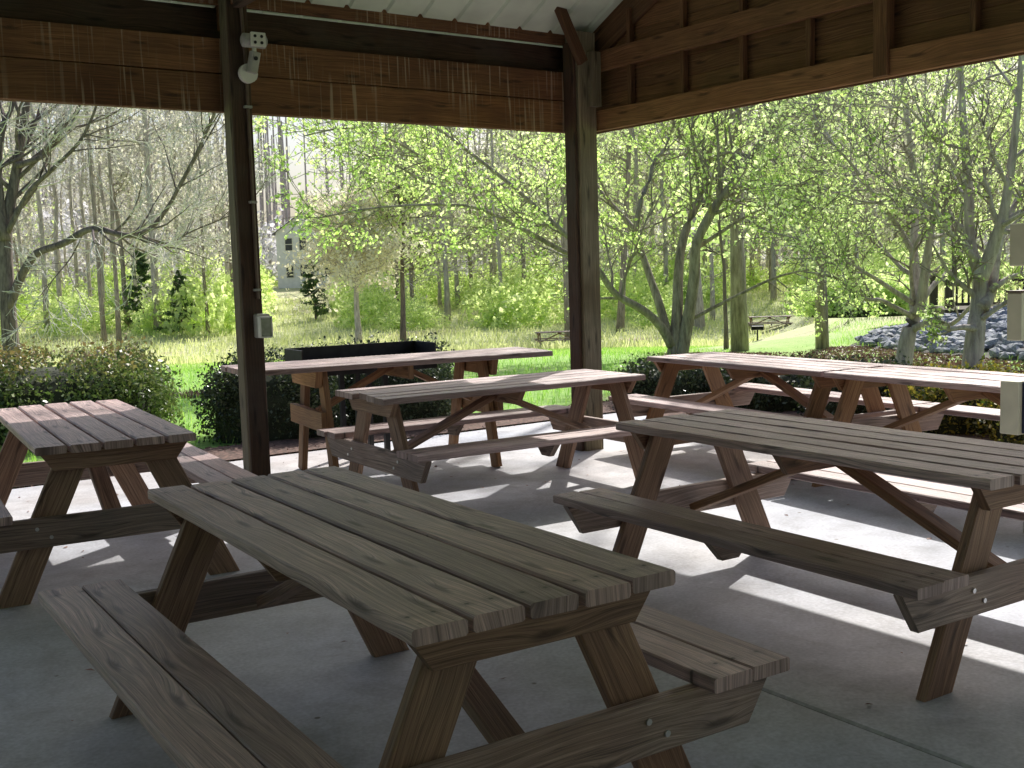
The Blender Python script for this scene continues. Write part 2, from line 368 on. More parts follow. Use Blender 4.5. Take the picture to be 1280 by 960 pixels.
# slab
def slab():
    mb = MB(); rng = random.Random(3)
    xs = [-12.5,-8.6,-5.75,-2.93,0.0,1.75]; ys = [-11.5,-8.2,-5.2,1.62]
    xs[3] = -2.93
    xs = [-17.5,-12.5,-9.0,-6.0,-2.93,1.75]; ys = [-15.2,-11.5,-7.0,1.62]
    g = .006
    for i in range(len(xs)-1):
        for j in range(len(ys)-1):
            mb.box(xs[i]+g, xs[i+1]-g, ys[j]+g, ys[j+1]-g, -.15, 0, ch=.008, tint=rng.uniform(.94,1.04))
    m, t, b = newmat('concrete'); L=t.links.new
    tc = N(t,'ShaderNodeTexCoord').outputs['Object']
    n1 = N(t,'ShaderNodeTexNoise', Scale=.7, Detail=6.0, Roughness=.6); L(tc,n1.inputs['Vector'])
    n2 = N(t,'ShaderNodeTexNoise', Scale=60.0, Detail=4.0); L(tc,n2.inputs['Vector'])
    n3 = N(t,'ShaderNodeTexNoise', Scale=4.0, Detail=6.0, Roughness=.7); L(tc,n3.inputs['Vector'])
    c = ramp(t,n1.outputs[0],[(.3,(.51,.51,.535)),(.7,(.65,.655,.68))])
    c = mix(t, .5, c, ramp(t,n3.outputs[0],[(.35,(.62,.60,.57)),(.6,(1.08,1.07,1.05))]),'MULTIPLY')
    c = mix(t, .35, c, ramp(t,n2.outputs[0],[(.35,(.6,.6,.6)),(.65,(1.15,1.15,1.15))]),'MULTIPLY')
    n4 = N(t,'ShaderNodeTexNoise', Scale=1.7, Detail=8.0, Roughness=.75, Distortion=1.2); L(tc,n4.inputs['Vector'])
    c = mix(t, .7, c, ramp(t,n4.outputs[0],[(.50,(1,1,1)),(.62,(.80,.78,.76)),(.66,(1,1,1))]),'MULTIPLY')
    n5 = N(t,'ShaderNodeTexNoise', Scale=.45, Detail=3.0); L(tc,n5.inputs['Vector'])
    c = mix(t, .8, c, ramp(t,n5.outputs[0],[(.38,(.90,.95,1.04)),(.55,(1.02,1,.98)),(.68,(1.0,.90,.82))]),'MULTIPLY')
    sp = N(t,'ShaderNodeTexVoronoi', Scale=3.1); L(tc, sp.inputs['Vector'])
    c = mix(t, ramp(t, sp.outputs['Distance'], [(.025,(1,1,1)),(.04,(0,0,0))]), c, (.2,.18,.16))
    L(c,b.inputs['Base Color']); b.inputs['Roughness'].default_value=.7
    bp = N(t,'ShaderNodeBump', Strength=.25, Distance=.003); L(n2.outputs[0], bp.inputs['Height']); L(bp.outputs[0], b.inputs['Normal'])
    o = mb.build('concrete_floor', m); o.location = P2; o.rotation_euler=(0,0,WALL); tag(o, kind='structure')
    mb = MB(); mb.box(-17.4,1.7,-15.1,1.55,-.2,-.04, tint=1)
    m2 = plain('joint_filler', (.06,.055,.05), .9)
    o = mb.build('floor_bedding', m2); o.location = P2; o.rotation_euler=(0,0,WALL); tag(o, kind='structure')
slab()
# ------------------------------------------------------------------ pavilion
def pavilion():
    r = empty('pavilion', P2, WALL, label='open timber pavilion with square posts, plank headers and pale metal roof over the picnic tables', cat='pavilion')
    rng = random.Random(11)
    XL, YB, S = -17.0, -14.6, .466; mid = YB/2  # length and depth stretched out of view to deepen the interior shade
    zr = lambda y: 3.41+S*(abs(mid)-abs(y-mid))
    def B(name, mat, boards, **kw):
        mb = MB()
        for a in boards: mb.board(*a[:4], rng=rng, **(a[4] if len(a)>4 else {}))
        return mb.build(name, mat, r)
    def post(x, y, s, mat=W_POST, top=3.28):
        mb = MB(); mb.board((x,y,0),(x,y,top),s,s,up=(0,1,0),seg=6,ch=.008,rng=rng,jit=.003)
        return mb.build('post', mat, r)
    post(0,0,.185, top=3.38)
    p1 = post(-2.93,0,.12, top=3.5)
    for x, y in ((-5.86,0),(-8.79,0),(-11.72,0),(-16.9,0),(0,-4.87),(0,-9.73),(0,YB)): post(x,y,.15)
    # dark trim on slim post; strip painting the corner post's unlit face dark
    B('post_trim_and_shade', W_DBR, [((-2.93+.012,-.074,0),(-2.93+.012,-.074,3.38),.135,.024,dict(up=(0,1,0)))])
    B('post_trim_and_shade', W_DBR, [((-.108,.0,0),(-.108,.0,3.30),.028,.13,dict(up=(0,1,0)))])
    # headers along the eave wall (inner face at y=-.06)
    def hdr(z0, z1, y, th, mat, x0=XL, x1=.06, name='header_board'):
        cuts = [x0, -14.65, -11.72, -8.79, -5.86, -2.93, x1]
        for a, b_ in zip(cuts[:-1], cuts[1:]):
            B(name, mat, [((a+.002,y,(z0+z1)/2),(b_-.002,y,(z0+z1)/2), th, z1-z0, dict(seg=6, jit=.003, tint=rng.uniform(.75,1.05)))])
    hdr(2.605,2.85,.086,.04,W_HEAD,x1=.10); hdr(2.856,3.08,.089,.04,W_HEAD,x1=.10)
    hdr(2.61,3.05,.16,.04,W_HEAD, name='outer_header_board')
    hdr(3.085,3.30,.19,.03,W_DBR, name='gap_shade_board')  # dark board standing in for the shadowed eave seen through the gap
    hdr(3.30,3.425,.09,.045,W_HEAD, name='wall_plate')
    # rear and left side headers
    B('header_board', W_HEAD, [((XL,YB,2.72),(0,YB,2.72),.1,.26)])
    B('header_board', W_HEAD, [((XL,YB,2.72),(XL,0,2.72),.1,.26)])
    # gable wall: bottom chord, mid rail, studs, boards behind
    B('gable_header', W_GABLE, [((.12,.12,2.685),(.12,YB,2.685),.045,.16,dict(seg=10,jit=.004))])
    B('gable_rail', W_GABLE, [((.122,.12,3.155),(.122,YB,3.155),.045,.16,dict(seg=10,jit=.004,tint=.85))])
    s = .46
    k = 0
    while s < 14.3:
        dbl = (k % 5 == 4)
        zt = zr(-s)-.12
        B('stud', W_GABLE, [((.142,-s,2.767),(.142,-s,3.073),.075 if dbl else .04,.05,dict(up=(1,0,0),tint=rng.uniform(.55,.8)))])
        B('stud', W_GABLE, [((.142,-s,3.237),(.142,-s,max(3.3,zt)),.075 if dbl else .04,.05,dict(up=(1,0,0),tint=rng.uniform(.55,.8)))])
        s += .59; k += 1
    B('stud', W_GABLE, [((.085,-2.82,2.61),(.085,-2.82,3.9),.10,.03,dict(up=(1,0,0),tint=.75))])
    # horizontal sheathing
    z = 2.60; mb = MB()
    while z < 5.5:
        # span in y where roof is above z
        y0 = .16 if z+.15 < zr(0) else -(z+.15-3.41)/S
        y1 = YB-y0
        if y0 <= y1: break
        mb.board((.19,y0,z+.073),(.19,y1,z+.073),.022,.1476,seg=8,jit=.001,ch=.007,rng=rng,tint=rng.uniform(.45,1.0)); z += .148
    mb.build('gable_boards', W_GABLE, r)
    # unseen boards added at rear and left to darken the interior
    mb = MB(); z = .02
    while z < 3.2:
        mb.board((XL,YB,z+.09),(0-.1,YB,z+.09),.025,.176,rng=rng,tint=rng.uniform(.6,1)); mb.board((XL,YB+.1,z+.09),(XL,-3.0,z+.09),.025,.176,rng=rng,tint=rng.uniform(.6,1)); z += .18
    mb.build('added_light_screen', W_LEG, r)
    # corner block and knee brace
    B('corner_block', W_DARK, [((.045,-.125,2.79),(.045,-.125,3.22),.10,.06,dict(tint=2.0,up=(0,1,0)))])
    B('knee_brace', W_GABLE, [((-.10,-.16,3.12),(-.46,-.20,3.72),.05,.09,dict(tint=.45))])
    B('rake_rafter', W_GABLE, [((.165,.5,zr(.5)-.125),(.165,mid,zr(mid)-.125),.035,.23,dict(tint=.55))])
    # rafters and ridge
    for x in (-2.93,-5.86,-8.79,-11.72):
        for yy, sg in ((.6,1),(YB-.6,-1)):
            za = zr(0)-.6*S
            B('rafter', W_HEAD, [((x,yy,za-.09),(x,mid,zr(mid)-.09),.06,.16)])
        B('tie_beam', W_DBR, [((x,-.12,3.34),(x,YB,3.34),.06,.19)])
    B('ridge_beam', W_HEAD, [((XL,mid,zr(mid)-.22),(.2,mid,zr(mid)-.22),.06,.24)])
    for yy in (-1.9,-3.8,-5.6,YB+1.9,YB+3.8,YB+5.6):
        B('purlin', W_HEAD, [((XL,yy,zr(yy)-.05),(.2,yy,zr(yy)-.05),.09,.045)])
    B('fascia', W_HEAD, [((XL-.3,.68,zr(0)-.69*S-.05),(.32,.68,zr(0)-.69*S-.05),.03,.15)])
    # ribbed metal roof: cross-section steps along x, two slopes
    for sg in (0,1):
        mb = MB(); x = XL-.3; prof=[]
        while x < .3:
            prof += [(x,0),(x+.235,0),(x+.25,.022),(x+.27,.022),(x+.285,0)]; x += .30
        ya, yb = (.69, mid) if sg == 0 else (YB-.69, mid)
        zz = zr(0)-.69*S
        n = len(prof)
        for (px,h) in prof: mb.v.append(Vector((px,ya,zz+h)))
        for (px,h) in prof: mb.v.append(Vector((px,yb,zr(mid)+h)))
        for i in range(n-1): mb.f.append((i,i+1,n+i+1,n+i)); mb.uv += [(0,0)]*4; mb.tint.append(1)
        mb.build('roof_sheet', M_ROOF, r)
    # conduit and junction bits on the slim post
    cx0, cy0 = -2.93+.045, -.10
    mb = MB(); mb.tube([Vector((cx0,cy0,1.36)),Vector((cx0,cy0,2.9)),Vector((cx0-.03,cy0-.02,3.5))],[.011]*3,8)
    c = mb.build('conduit', M_PIPE, r)
    for zc in (1.42,2.0,2.62):
        mb = MB(); mb.box(cx0-.026,cx0+.026,cy0-.014,cy0+.012,zc-.008,zc+.008,ch=.002); mb.build('pipe_clip', M_GREYP, c)
    return r, cx0, cy0
pav, cx0, cy0 = pavilion()
# outdoor socket
sk = empty('outdoor_socket', loc2w(cx0+.012,cy0-.012,1.17), WALL, label='weatherproof socket box with clear cover on the slim post', cat='socket')
mb = MB(); mb.box(-.045,.045,-.035,.03,-.07,.09,ch=.008); mb.build('box', M_GREYP, sk)
mb = MB(); mb.box(-.036,.036,-.075,-.037,-.058,.062,ch=.012); mb.build('cover', M_CLEAR, sk)
mb = MB()
for a in ((-.044,-.036,-.066,.074),(.036,.044,-.066,.074)): mb.box(a[0],a[1],-.079,-.037,a[2],a[3],ch=.002)
mb.box(-.0355,.0355,-.079,-.037,.063,.074,ch=.002); mb.box(-.0355,.0355,-.079,-.037,-.069,-.059,ch=.002); mb.build('cover_rim', M_WHITE, sk)
# motion sensor flood light on the post
fl = empty('security_light', loc2w(cx0+.0,cy0-.01,2.83), WALL, label='white four diode security light on the slim post near the roof', cat='light')
def disc(mb, c, ax, r, th, n=20): mb.tube([Vector(c)-Vector(ax)*th/2, Vector(c)+Vector(ax)*th/2],[r,r],n)
mb = MB(); disc(mb,(0,-.02,0),(0,1,0),.062,.035); mb.build('mounting_plate', M_WHITE, fl)
mb = MB(); mb.board((.01,-.06,.0),(.035,-.075,.13),.065,.06,up=(0,1,0),ch=.012); mb.build('sensor_body', M_GREYP, fl)
mb = MB(); disc(mb,(.025,-.105,.085),(0,1,0),.013,.01,12); mb.build('sensor_eye', M_BLACK, fl)
mb = MB(); mb.tube([Vector((.03,-.07,.12)),Vector((.03,-.075,.17))],[.014,.014],10); mb.build('neck', M_WHITE, fl)
mb = MB(); mb.tube([Vector((-.055,-.08,.20)),Vector((-.045,-.08,.20)),Vector((.10,-.08,.20)),Vector((.11,-.08,.20))],[.03,.045,.045,.03],18); hd = mb.build('lamp_head', M_GREYP, fl, smooth=False)
mb = MB(); mb.box(-.015,.085,-.138,-.124,.155,.245,ch=.004); mb.build('lamp_face', M_WHITE, fl)
for i in (0,1):
    for j in (0,1):
        mb = MB(); disc(mb,(.012+.045*i,-.139,.18+.04*j),(0,1,0),.010,.006,12); mb.build('diode', M_BLACK, fl)
# ------------------------------------------------------------------ picnic tables
def picnic_table(name, label, loc, rz, seed, L=1.985, cat='picnic table', leg_m=W_LEG, beam_m=W_BEAM, top_m=W_TOP, detail=True, frames=True):
    r = empty(name, loc, rz, label=label, cat=cat, group='timber picnic tables under and beside the pavilion')
    rng = random.Random(seed); TW, BO, BW, H, BH = .736, .758, .278, .75, .448; th = .038
    # top: five boards
    mb = MB(); bw = .1375; pitch = (TW-bw)/4
    for i in range(5):
        y = -TW/2+bw/2+i*pitch
        e0, e1 = rng.uniform(-.03,.02), rng.uniform(-.009,.009)
        mb.board((-L/2+e0,y,H-th/2+rng.uniform(-.002,.002)),(L/2+e1,y,H-th/2),bw-rng.uniform(0,.005),th,seg=12,ch=.006,rng=rng,jit=.004)
    mb.build('tabletop', top_m, r)
    for sg in (-1,1):
        mb = MB()
        for k in (0,1):
            y = sg*(BO-BW+.0695+k*.1395)
            mb.board((-L/2+rng.uniform(-.01,.01),y,BH-th/2),(L/2+rng.uniform(-.01,.01),y,BH-th/2),.1345,th,seg=12,ch=.005,rng=rng,jit=.002)
        mb.build('bench_seat', top_m, r)
        mb = MB(); y0, y1 = sg*(BO-BW+.02), sg*(BO-.03)
        mb.board((0,min(y0,y1),BH-th-.043),(0,max(y0,y1),BH-th-.043),.04,.085,rng=rng,clip0=.07,clip1=.07); mb.build('seat_batten', beam_m, r)
    xf = L/2-.12
    # cross pieces
    for x in (-xf-.042, 0, xf+.042):
        mb = MB(); mb.board((x,-TW/2+.025,H-th-.045),(x,TW/2-.025,H-th-.045),.038,.09,rng=rng,clip0=.06,clip1=.06,tint=rng.uniform(.8,1)); mb.build('top_batten', leg_m, r)
    for e, x in ((-1,-xf),(1,xf)):
        xb = x+e*.042
        mb = MB(); mb.board((xb,-BO+.01,BH-th-.0715),(xb,BO-.01,BH-th-.0715),.038,.14,rng=rng,clip0=.085,clip1=.085,seg=1)
        bm = mb.build('seat_beam', beam_m, r)
        for sg in (-1,1):
            # leg from top to ground, outward splay
            yt, yb = sg*.175, sg*.50; zt = H-th-.002
            d = Vector((0,yb-yt,-zt)); 
            mb = MB()
            a, b_ = .07, .019
            w_ = .14/ abs(math.cos(math.atan2(abs(yb-yt), zt)))
            tn = rng.uniform(.8,1.1); ou, ov = rng.uniform(0,40), rng.uniform(0,40)
            # parallelogram prism: flat cut top and bottom
            ys = [(yt-w_/2,zt),(yt+w_/2,zt),(yb+w_/2,.001),(yb-w_/2,.001)]
            base = len(mb.v)
            c = .004
            for xx, s_ in ((x-b_,0),(x-b_+c,c),(x+b_-c,c),(x+b_,0)):
                q = c-s_
                mb.v += [Vector((xx,ys[0][0]+q,ys[0][1])),Vector((xx,ys[1][0]-q,ys[1][1])),Vector((xx,ys[2][0]-q,ys[2][1])),Vector((xx,ys[3][0]+q,ys[3][1]))]
            LL = d.length; UVs = [(0,0),(0,.14),(LL,.14),(LL,0)]
            def fc(ids, uvs): mb.f.append(tuple(base+i for i in ids)); mb.uv.extend([(u+ou,v+ov) for u,v in uvs]); mb.tint.append(tn)
            fc((0,1,2,3),UVs); fc((15,14,13,12),[UVs[3],UVs[2],UVs[1],UVs[0]])
            for k in range(3):
                o = 4*k
                for i in range(4):
                    j = (i+1)%4
                    if i in (1,3): u = [(0,.2+k*.02),(LL,.2+k*.02),(LL,.22+k*.02),(0,.22+k*.02)]
                    else: u = [(3,0),(3.02,.14),(3.04,.14),(3.02,0)]
                    if i == 3: u = [u[1],u[0],u[3],u[2]]
                    fc((o+i,o+4+i,o+4+j,o+j)[::1], u)
            mb.build('leg', leg_m, r)
            if detail:
                for (dy,dz) in ((-.03,.02),(.03,-.025)):
                    yy = sg*(.175+.325*(H-th-(BH-.11))/(H-th)); mbb = MB()
                    disc(mbb,(xb+e*.021,yy+dy,BH-th-.07+dz),(1,0,0),.009,.008,8); mbb.build('bolt', M_BOLT, bm)
        # diagonal brace
        mb = MB(); mb.board((x-e*.02,0,BH-th-.10),(e*.028,0,H-th-.05),.085,.038,up=(0,0,1),rng=rng,tint=rng.uniform(.8,1)); mb.build('brace', W_GOLD if seed in (4,) else leg_m, r)
    return r
picnic_table('picnic_table','weathered picnic table filling the foreground, its five-plank top nearest the viewer',(-.459,3.297,0),rad(-57.03),1)
picnic_table('picnic_table','dark brown picnic table at the left edge in front of the reddish hedge',(-2.371,6.112,0),rad(-60.15),2)
picnic_table('picnic_table','picnic table in the middle, between the two posts, with sun on one bench end',(-.109,7.517,0),rad(31.65),3)
picnic_table('picnic_table','picnic table right of the foreground one, with honey-coloured braces, cut by the right edge',(1.355,4.696,0),rad(-56.95),4)
d6 = Vector((math.cos(rad(-60.95)),math.sin(rad(-60.95)),0))
c6 = Vector((1.9356,8.6287,0))
picnic_table('picnic_table','sunlit picnic table along the shrubs, the one ending beside the corner post',c6,rad(-60.95),5,leg_m=W_GOLD)
picnic_table('picnic_table','sunlit picnic table beside the cream boxes, end to end with its neighbour',c6+d6*2.02,rad(-60.95),6,leg_m=W_GOLD)
# tall serving table without benches
def serving_table():
    a = rad(29); d = Vector((math.cos(a),math.sin(a),0)); nn = Vector((-d.y,d.x,0))
    A = Vector((-1.79,7.72,0)); Bp = Vector((.347,8.80,0)); L = (Bp-A).length+.05
    a = math.atan2(Bp.y-A.y,Bp.x-A.x); d = Vector((math.cos(a),math.sin(a),0)); nn = Vector((-d.y,d.x,0))
    c = (A+Bp)/2 - d*.02 + nn*.35
    r = empty('serving_table', c, a, label='tall benchless timber serving table in front of the black grill trough', cat='table')
    rng = random.Random(9); H = .86
    mb = MB()
    for i in range(5): mb.board((-L/2+rng.uniform(-.03,.02),-.28+i*.14,H-.02),(L/2+rng.uniform(-.06,.04),-.28+i*.14,H-.02),.135,.04,seg=12,ch=.005,rng=rng,jit=.003)
    mb.build('tabletop', W_TOP, r)
    for e in (-1,1):
        x = e*(L/2-.58)
        mb = MB(); mb.board((x+e*.06,-.33,H-.10),(x+e*.06,.33,H-.10),.05,.12,rng=rng,clip0=.04,clip1=.04); mb.build('top_batten', W_GOLD, r)
        mb = MB(); mb.board((x+e*.058,-.40,.46),(x+e*.058,.40,.46),.045,.14,rng=rng); mb.build('cross_rail', W_GOLD, r)
        for s in (-1,1):
            mb = MB(); mb.board((x,s*.20,H-.045),(x,s*.42,.0),.045,.11,up=(0,1,.0),rng=rng); mb.build('leg', W_GOLD, r)
        mb = MB(); mb.board((x-e*.02,0,.50),(e*.03,0,H-.06),.09,.04,up=(0,0,1),rng=rng); mb.build('brace', W_GOLD, r)
    mb = MB(); mb.board((0,-.33,H-.09),(0,.33,H-.09),.045,.10,rng=rng); mb.build('top_batten', W_GOLD, r)
    # grill trough beyond
    g = empty('grill_trough', Vector((-1.22,9.10,0)), rad(30), label='long black steel grill trough behind the serving table', cat='grill')
    W_, D_, z0, z1 = 1.16, .42, .72, .93
    mb = MB(); t = .012
    mb.box(-W_/2,W_/2,-D_/2,-D_/2+t,z0,z1-.08,ch=.002); mb.box(-W_/2,W_/2,D_/2-t,D_/2,z0,z1,ch=.002)
    mb.box(-W_/2,-W_/2+t,-D_/2+t,D_/2-t,z0,z1,ch=.002); mb.box(W_/2-t,W_/2,-D_/2+t,D_/2-t,z0,z1,ch=.002); mb.box(-W_/2+t,W_/2-t,-D_/2+t,D_/2-t,z0,z0+t,ch=.002)
    mb.build('firebox', M_BLACK, g)
    mb = MB()
    for i in range(24): x = -W_/2+.05+i*(W_-.1)/23; mb.tube([Vector((x,-D_/2+.014,.825)),Vector((x,D_/2-.014,.825))],[.004]*2,5)
    mb.build('grate', M_GREYP, g)
    for sx in (-1,1):
        for sy in (-1,1): mb = MB(); mb.box(sx*.12-.02,sx*.12+.02,sy*.17-.02,sy*.17+.02,0,z0-.001,ch=.003); mb.build('leg', M_BLACK, g)
    mb = MB(); mb.tube([Vector((W_/2,0,.87)),Vector((W_/2+.12,0,.87)),Vector((W_/2+.12,.08,.87))],[.008]*3,6); mb.build('handle', M_BLACK, g)
serving_table()
# cream utility boxes on a steel stand just inside the gable wall
us = empty('utility_stand', (2.665,5.86,0), WALL, label='cream metal utility boxes on a steel stand at the right edge', cat='utility box')
mb = MB(); mb.tube([Vector((.13,0,0)),Vector((.13,0,1.8))],[.025]*2,10); mb.build('pole', M_GREYP, us)
for nm,(a,b_,c,d,z0,z1) in dict(box=(-.085,.10,-.06,.04,.56,.84)).items():
    mb = MB(); mb.box(a,b_,c,d,z0,z1,ch=.006); bx = mb.build('switch_box', M_CREAM, us)
    mb = MB(); mb.box(a+.035,b_-.004,c-.022,c-.001,z0+.006,z1-.004,ch=.004); mb.build('front_panel', M_NAVY, bx)
    mb = MB()
    for k in range(6): mb.box(a+.07,b_-.02,c-.026,c-.0225,z0+.04+k*.036,z0+.052+k*.036,ch=.001)
    mb.build('louvre', M_GREYP, bx)
mb = MB(); mb.box(-.032,.10,-.04,.04,1.05,1.30,ch=.005); q = mb.build('meter_box', M_CREAM, us)
mb = MB(); mb.box(-.037,.105,-.048,.048,1.301,1.312,ch=.002); mb.build('lid', M_PIPE, q)
mb = MB(); mb.box(-.016,.10,-.04,.04,1.44,1.66,ch=.005); q = mb.build('meter_box', M_CREAM, us)
mb = MB(); mb.box(-.005,.09,-.046,-.041,1.46,1.64,ch=.002); mb.build('door', M_CREAM, q)
# ------------------------------------------------------------------ trees
class Tree:
    def __init__(s, seed): s.mb = MB(); s.tw = MB(); s.leaf=[]; s.r = random.Random(seed)
    def limb(s, pts, r0, r1, n=7, side=0, sl=1.2, lvl=2, up=.25):
        P=[Vector(p) for p in pts]; out=[]; m=3
        for i in range(len(P)-1):     # catmull-rom
            p0=P[max(i-1,0)];p1=P[i];p2=P[i+1];p3=P[min(i+2,len(P)-1)]
            for k in range(m):
                t=k/m; out.append(.5*((2*p1)+(-p0+p2)*t+(2*p0-5*p1+4*p2-p3)*t*t+(-p0+3*p1-3*p2+p3)*t**3))
        out.append(P[-1]); k=len(out)
        rs=[r0+(r1-r0)*(i/(k-1))**.8 for i in range(k)]
        s.mb.tube(out, rs, n)
        for j in range(side):
            t = s.r.uniform(.25,1)**.8; i = min(k-2,int(t*(k-1)))
            p = out[i].lerp(out[i+1], s.r.random()); d = (out[i+1]-out[i]).normalized()
            s.branch(p, s.dev(d, .6+.5*s.r.random()), sl*s.r.uniform(.5,1.15), rs[i]*.45+.003, lvl, up)
        return out
    def dev(s, d, a):
        ax = Vector((s.r.gauss(0,1),s.r.gauss(0,1),s.r.gauss(0,1))).cross(d)
        if ax.length<1e-3: ax=Vector((1,0,0))
        return (Matrix.Rotation(a,3,ax.normalized())@d).normalized()
    def branch(s, p, d, L, r, lvl, up=.25, dens=1):
        n=5 if lvl>0 else 3; pts=[p]; d=Vector(d)
        for i in range(n):
            d = s.dev(d, s.r.uniform(.05,.3)); d.z += up*.18; d.normalize(); p = p + d*(L/n); pts.append(p)
        r = max(r, s.minr); rs=[max(s.minr, r*(1-.75*i/n)) for i in range(n+1)]
        (s.mb if lvl>=2 else s.tw).tube(pts, rs, 5 if lvl>=2 else 3, cap=False)
        if lvl>0:
            for j in range(s.kids[min(lvl,len(s.kids)-1)]):
                t = s.r.uniform(.2,1); i=min(n-1,int(t*n)); q=pts[i].lerp(pts[i+1],t*n-i)
                s.branch(q, s.dev((pts[i+1]-pts[i]).normalized(), s.r.uniform(.5,1.0)), L*s.r.uniform(.35,.62), r*.5, lvl-1, up)
        if lvl<=1 and s.nl:
            for j in range(s.nl):
                t = s.r.uniform(.15,1.05); i=min(n-1,int(t*n)); q=pts[i].lerp(pts[i+1],min(1.3,t*n-i))
                s.leaf.append((q.x+s.r.gauss(0,s.sp),q.y+s.r.gauss(0,s.sp),q.z+s.r.gauss(0,s.sp)))
    def build(s, root, bark, twig, leafm, size, seed):
        nb = len(s.mb.f); off_ = len(s.mb.v)
        s.mb.v += s.tw.v; s.mb.f += [tuple(i+off_ for i in f) for f in s.tw.f]; s.mb.uv += s.tw.uv; s.mb.tint += s.tw.tint
        o = s.mb.build('trunk', bark, root, smooth=True)
        o.data.materials.append(twig); mi = [0]*nb+[1]*len(s.tw.f); o.data.polygons.foreach_set('material_index', mi)
        if s.leaf: quads('crown', s.leaf, size, leafm, np.random.default_rng(seed), root, aspect=.62)
    minr=.004; kids=(0,4,5,6); nl=7; sp=.05
def guided(name, label, cat, base, Y, limbs, seed, bark, twig, leafm, size, group=None, nl=7, kids=(0,4,5,6), sp=.06, minr=.005, thin=1.0):
    """tree whose main limbs follow measured polylines (points of the photo at the tree's depth)"""
    b = at(base[0], base[1], Y); b.z = terrain_z(b.x,b.y)
    root = empty(name, b, 0, label=label, cat=cat)
    if group: root['group']=group
    T = Tree(seed); T.nl=nl; T.kids=kids; T.sp=sp; T.minr=minr
    rg = random.Random(seed+5)
    for (pts, r0, r1, side, sl, swing) in limbs:
        P=[]; m=len(pts)
        for i,(x,y) in enumerate(pts):
            dy = swing*(i/(m-1))**1.3
            q = at(x,y,Y+dy) - b
            if i==0 and pts[0]==base: q = Vector((0,0,-.1))
            P.append(q)
        T.limb(P, r0, r1, 8, int(side*thin), sl)
    T.build(root, bark, twig, leafm, size, seed); return root
guided('maple_tree','multi-stemmed leafy tree just right of the corner post, its limbs spreading both ways','tree',(840,445),19.6,[
 ([(840,445),(846,400),(848,345),(852,307),(864,270),(880,237),(883,209),(890,178),(904,150),(953,125),(985,90)],.115,.025,14,1.7,.8),
 ([(851,447),(860,400),(868,345),(871,303),(894,258),(911,235),(944,188),(960,162),(974,125),(985,60)],.13,.03,14,1.7,-.8),
 ([(840,432),(826,408),(803,387),(769,367),(744,332),(704,290),(635,228),(561,171),(520,140)],.10,.016,16,1.7,-1.5),
 ([(744,332),(700,312),(635,277),(581,257),(477,259),(400,272)],.06,.01,14,1.4,-2.5),
 ([(838,430),(824,380),(812,345),(796,298),(791,284),(760,250),(743,225),(720,160)],.09,.02,12,1.5,1.5),
 ([(794,290),(801,251),(812,225),(817,202),(831,186),(841,157),(855,130)],.055,.015,10,1.3,.5),
 ([(793,296),(770,286),(756,279),(743,258),(725,225)],.04,.012,6,1.0,.5),
 ([(858,402),(917,372),(975,345),(1036,332),(1072,316)],.04,.008,12,1.1,-1.8),
 ([(874,308),(911,284),(944,265),(985,250)],.045,.01,10,1.2,-.6),
 ([(887,200),(915,190),(960,200),(1010,190)],.035,.01,10,1.3,-1),
 ([(900,250),(940,235),(985,235),(1030,215)],.035,.01,10,1.3,-1.8),
 ([(635,228),(600,240),(540,230),(480,200),(420,190)],.04,.01,14,1.4,-1),
 ([(600,200),(560,215),(500,180),(440,160),(380,170)],.035,.01,12,1.4,-2),
 ],21,M_BARK,M_BARK,L_SPRING,.062,nl=7,sp=.04)
guided('maple_tree','forked leafy tree in front of the rock pile, a low limb reaching the next trunk','tree',(1128,458),16,[
 ([(1128,458),(1130,450),(1137,411),(1145,390),(1144,377),(1145,345),(1142,313),(1144,270),(1140,200),(1130,120),(1120,40)],.14,.03,16,1.5,.6),
 ([(1145,392),(1152,375),(1156,341),(1161,307),(1168,250),(1175,190),(1185,100)],.10,.02,12,1.4,-.6),
 ([(1150,378),(1169,354),(1184,341),(1200,320),(1215,290)],.05,.012,8,1.1,.9),
 ([(1141,396),(1120,385),(1100,375),(1085,374),(1064,360),(1040,345),(1005,340)],.045,.008,10,1.0,-1),
 ([(1143,380),(1118,364),(1092,347),(1055,326),(1040,324),(1000,300),(960,290)],.045,.008,12,1.1,-1.6),
 ([(1142,411),(1167,401),(1190,405),(1216,380),(1240,360)],.06,.012,5,.8,-1.0),
 ([(1144,320),(1120,280),(1090,240),(1060,200),(1020,160)],.05,.01,16,1.4,-1),
 ([(1142,280),(1110,230),(1080,170),(1050,130)],.04,.01,12,1.3,.6),
 ],22,M_BARKP,M_BARK,L_FRESH,.060,nl=4,thin=.75,sp=.04)
guided('maple_tree','leafy tree nearest the right edge, its trunk rising in front of the grey rocks','tree',(1215,470),14.4,[
 ([(1215,470),(1216,450),(1220,410),(1222,390),(1225,345),(1214,313),(1212,281),(1210,230),(1205,170),(1200,80),(1195,0)],.15,.03,14,1.3,.5),
 ([(1225,347),(1235,326),(1246,294),(1254,270),(1265,200),(1275,100),(1280,20)],.11,.03,12,1.4,-.5),
 ([(1228,385),(1239,364),(1246,317),(1256,285),(1275,240),(1300,180)],.09,.02,10,1.3,.9),
 ([(1220,325),(1204,308),(1190,294),(1173,270),(1150,230),(1140,190)],.045,.01,12,1.2,-.8),
 ([(1228,398),(1256,379),(1280,367),(1320,350)],.04,.012,5,.9,-.5),
 ([(1240,362),(1262,347),(1280,341),(1330,320)],.05,.012,6,.9,.4),
 ([(1210,240),(1180,190),(1150,150),(1120,120)],.04,.01,12,1.3,-.7),
 ([(1222,412),(1205,409),(1185,411),(1160,404)],.05,.02,3,.5,-.3),
 ],23,M_BARKP,M_BARK,L_SPRING,.057,nl=4,thin=.75,sp=.04)
